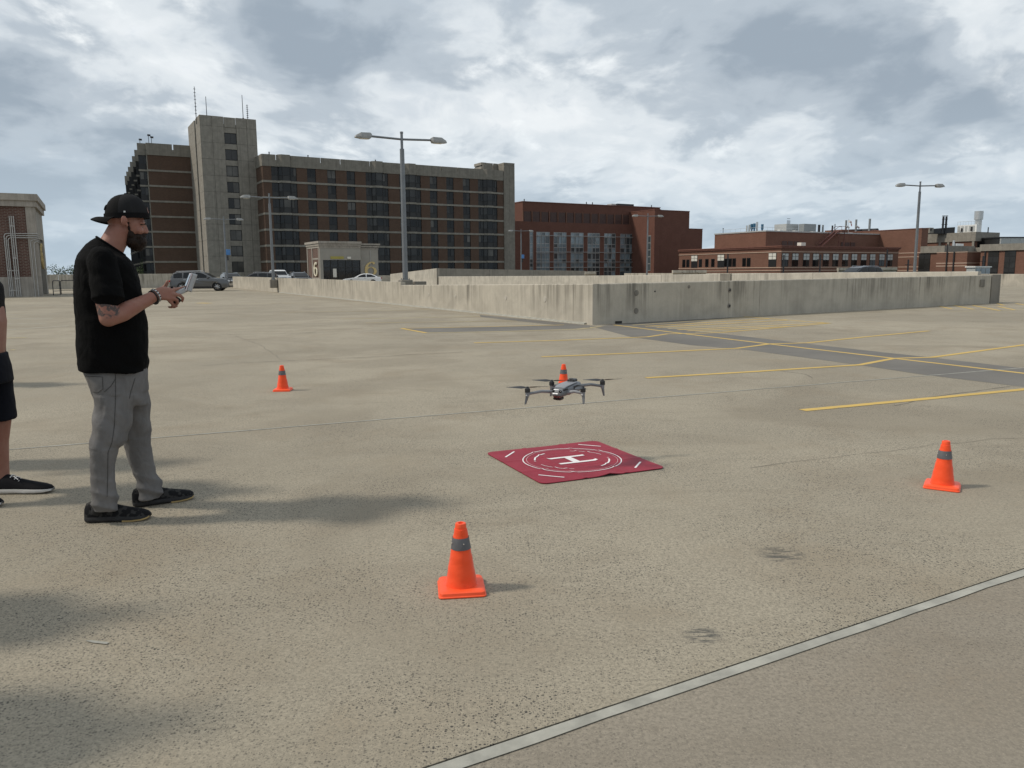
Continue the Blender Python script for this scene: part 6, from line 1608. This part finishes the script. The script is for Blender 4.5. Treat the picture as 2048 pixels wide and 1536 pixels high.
# the controller he holds: top-level, resting in the hands
plain('rc_grey', (0.38, 0.385, 0.39), .4, 0, .05, 12); plain('rc_light', (0.72, 0.64, 0.66), .35, 0, .05, 12); plain('rc_screen', (0.02, 0.025, 0.03), .08)
W4 = Matrix.Translation(F1.O) @ Matrix.Rotation(F1.ang, 4, 'Z')
rc = empty('drone_controller', F1.O, F1.ang, 'light grey drone controller with raised screen lid in the hands of the bearded person', 'controller')
def slab(a, bq, th, y0, y1, mat, name, par, bev=.004):
    a, bq = Vector(a), Vector(bq); d_ = (bq - a).normalized(); n_ = Vector((-d_.z, 0, d_.x)) * th
    a.y = bq.y = 0
    prof = [a, bq, bq + n_, a + n_]; ins = [prof[0] + (d_ + n_.normalized()) * bev, prof[1] + (-d_ + n_.normalized()) * bev, prof[2] + (-d_ - n_.normalized()) * bev, prof[3] + (d_ - n_.normalized()) * bev]
    rg = lambda pr, y: [(v.x, y, v.z) for v in pr]
    return MB().loft([rg(ins, y0), rg(prof, y0 + bev), rg(prof, y1 - bev), rg(ins, y1)]).build(name, MATS[mat], par)
slab(p(341, 597, 0), p(374, 583, 0), .030, -.085, .105, 'rc_grey', 'controller_body', rc, .006)
slab(p(369, 580.5, 0), p(381, 546.5, 0), -.006, -.100, .118, 'rc_light', 'screen_rim', rc, .002)
slab(p(371, 581, 0), p(383, 546, 0), -.030, -.098, .116, 'rc_grey', 'screen_lid', rc, .007)
slab(p(369.5, 577, 0), p(380, 549, 0), .0015, -.088, .106, 'rc_screen', 'screen', rc, .0005)
for y in (-.055, .075):
    MB().tube([p(347, 584, 0) + Vector((0, y, 0)), p(345.5, 579, 0) + Vector((0, y, 0)), p(342.5, 573.5, 0) + Vector((0, y, 0))], [.004, .004, .008], 8).build('joystick', MATS['lace_black'], rc, 50)
    MB().ellip(p(352, 600, 0) + Vector((0, y, 0)), (.026, .022, .018), 14, 10).build('grip', MATS['lace_black'], rc, 60)

# ---------- a second onlooker cut by the left edge, and three more whose shadows reach into view
def onlooker(name_lab, O, ang, shorts, shirt, seed, stance=.10, hgt=1.78, shoes='sole_white', feet=None, arms='down'):
    k_ = hgt / 1.78; root = empty('person', O, ang, name_lab, 'person', 'onlookers beside the pilot')
    V = lambda x, y, z: Vector((x * k_, y * k_, z * k_))
    b = MB(); b.ellip(V(.01, 0, 1.66), (.096, .076, .115), 20, 14); b.ellip(V(.04, 0, 1.60), (.06, .055, .07), 16, 10); b.ellip(V(.105, 0, 1.635), (.014, .013, .018), 10, 8)
    for s in (-1, 1): b.ellip(V(.0, s * .08, 1.645), (.018, .010, .030), 10, 8)
    chain(b, [V(0, 0, 1.58), V(-.02, 0, 1.46)], [.06, .068], 16)
    b.loft([oval(x, 0, z * k_, hx, hy) for x, z, hx, hy in ((-.01, .88, .10, .15), (0, 1.0, .11, .15), (.01, 1.15, .12, .15), (-.01, 1.32, .12, .17), (-.02, 1.42, .09, .16))])
    for s in (-1, 1):
        sh_ = V(-.02, s * .20, 1.40); e_ = V(-.06, s * .27, 1.10); w_ = V(.18, s * .14, 1.12) if arms == 'up' else V(-.10, s * .27, .86) if arms == 'back' else V(.05, s * .27, .86)
        chain(b, [sh_, e_, w_], [.056, .043, .030], 14); h_ = (w_ - e_).normalized()
        b.ellip(w_ + h_ * .05, (.045 if arms == 'up' else .030, .018, .022 if arms == 'up' else .045), 12, 8)
        for i in range(4): chain(b, [w_ + h_ * .08 + Vector((0, 0, (i - 1.5) * .014)) if arms == 'up' else w_ + h_ * .08 + Vector(((i - 1.5) * .016, 0, 0)), w_ + h_ * .12 + Vector(((i - 1.5) * .014, 0, -.01)), w_ + h_ * (.145 - .008 * abs(i - 1)) + Vector(((i - 1.5) * .012, -s * .012, -.015))], [.0095, .0085, .007], 8)
        chain(b, [w_ + h_ * .03 + Vector((.02, 0, 0)), w_ + h_ * .08 + Vector((.042, 0, 0))], [.011, .0085], 8)
    ft = feet or [((-.02, -stance), (.25, -stance - .03)), ((-.05, stance), (.22, stance + .04))]
    for (hl, to), s in zip(ft, (-1, 1)):
        an_ = Vector((hl[0] + .07, hl[1], .09)); kn = V(.03, s * .10, .50) * .5 + Vector((an_.x + .02, an_.y, .50 * k_)) * .5
        chain(b, [V(0, s * .09, .90), kn + Vector((0, 0, .08)), kn, kn.lerp(an_, .35) + Vector((-.02, 0, 0)), kn.lerp(an_, .8), an_], [.085, .066, .058, .060, .040, .042], 16)
        chain(b, [an_, Vector((hl[0] * .45 + to[0] * .55, hl[1] * .45 + to[1] * .55, .05))], [.040, .030], 10)
    link('body', remesh(b, .007, 5), MATS['skin'], root)
    hr = MB().ellip(V(-.012, 0, 1.69), (.100, .082, .104), 18, 12); link('hair', remesh(hr, .008, 3), MATS['beard_brown'], root)
    t = MB(); t.loft([oval(x, 0, z * k_, hx, hy, 32, 2.5) for x, z, hx, hy in ((-.03, .80, .125, .20), (-.03, .95, .125, .195), (-.02, 1.1, .13, .19), (-.01, 1.28, .13, .205), (-.01, 1.38, .125, .205), (-.02, 1.45, .09, .15), (-.02, 1.50, .07, .08))])
    for s in (-1, 1): chain(t, [V(-.02, s * .19, 1.39), V(-.045, s * .245, 1.18)], [.075, .078], 18)
    link('t_shirt', remesh(t, .009, 6, .5, wrinkle(seed, .004)), MATS[shirt], root)
    q = MB(); q.loft([oval(0, 0, z * k_, hx, hy, 28) for z, hx, hy in ((.95, .115, .165), (.85, .125, .18), (.76, .13, .18))])
    for (hl, to), s in zip(ft, (-1, 1)):
        bot = .50 if shorts else .10; ax_ = hl[0] + .07
        q.loft([oval(ax_ * f * .6, s * (.09 + .03 * f), z * k_, h_, h_, 24) for z, h_, f in ((.88, .10, 0), (.75, .105, .25), (.62, .105, .45), (.50, .108, .6))] if shorts else [oval(ax_ * f, s * (.09 + .02 * f), z * k_, h_, h_, 22) for z, h_, f in ((.88, .10, 0), (.7, .09, .3), (.5, .075, .6), (.3, .068, .85), (.09, .07, 1))])
    link('shorts' if shorts else 'trousers', remesh(q, .009, 6, .5, wrinkle(seed + 4, .004)), MATS['short_navy' if shorts else 'trouser_grey'], root)
    for hl, to in ft: shoe(root, hl, to, 'shoe_black', shoes)
    return root
A2 = R(14); F2 = Figure(gp(30, 990), A2)
h2, t2 = gp(-16, 986), gp(107, 984)
lc2 = lambda v: ((v - F2.O).dot(F2.X), (v - F2.O).dot(F2.Y))
O2 = h2.lerp(t2, .30) + F2.Y * -.10 + F2.X * -.028
F2.O = Vector(O2)
n_h, n_t = lc2(gp(-150, 1020)), lc2(gp(6, 1012)); f_h, f_t = lc2(h2), lc2(t2)
onlooker('onlooker in navy shorts and dark shirt cut off by the left edge', O2, A2, True, 'tee_dark', 3, feet=[(n_h, n_t), (f_h, f_t)], hgt=1.76, arms='back')
for lab_, tip, sh_, sd, ar in (('onlooker out of view at the left whose shadow falls near the pale chip', gp(285, 1225), False, 5, 'up'), ('onlooker out of view at the near left whose shadow falls lowest', gp(390, 1440), True, 6, 'down'), ('tall onlooker out of view at the left, level with the one in navy shorts', Vector((-2.62, 5.75, 0)), True, 9, 'back'), ('onlooker out of view at the far left, behind the one in navy shorts', gp(165, 768), False, 7, 'down')):
    off = Vector((-math.cos(SUN_AZ), -math.sin(SUN_AZ), 0)) * (1.72 / math.tan(SUN_EL))
    onlooker(lab_, tip - off, R(20 + sd * 3), sh_, 'tee_dark', sd, arms=ar, hgt=1.90 if sd == 9 else 1.76)
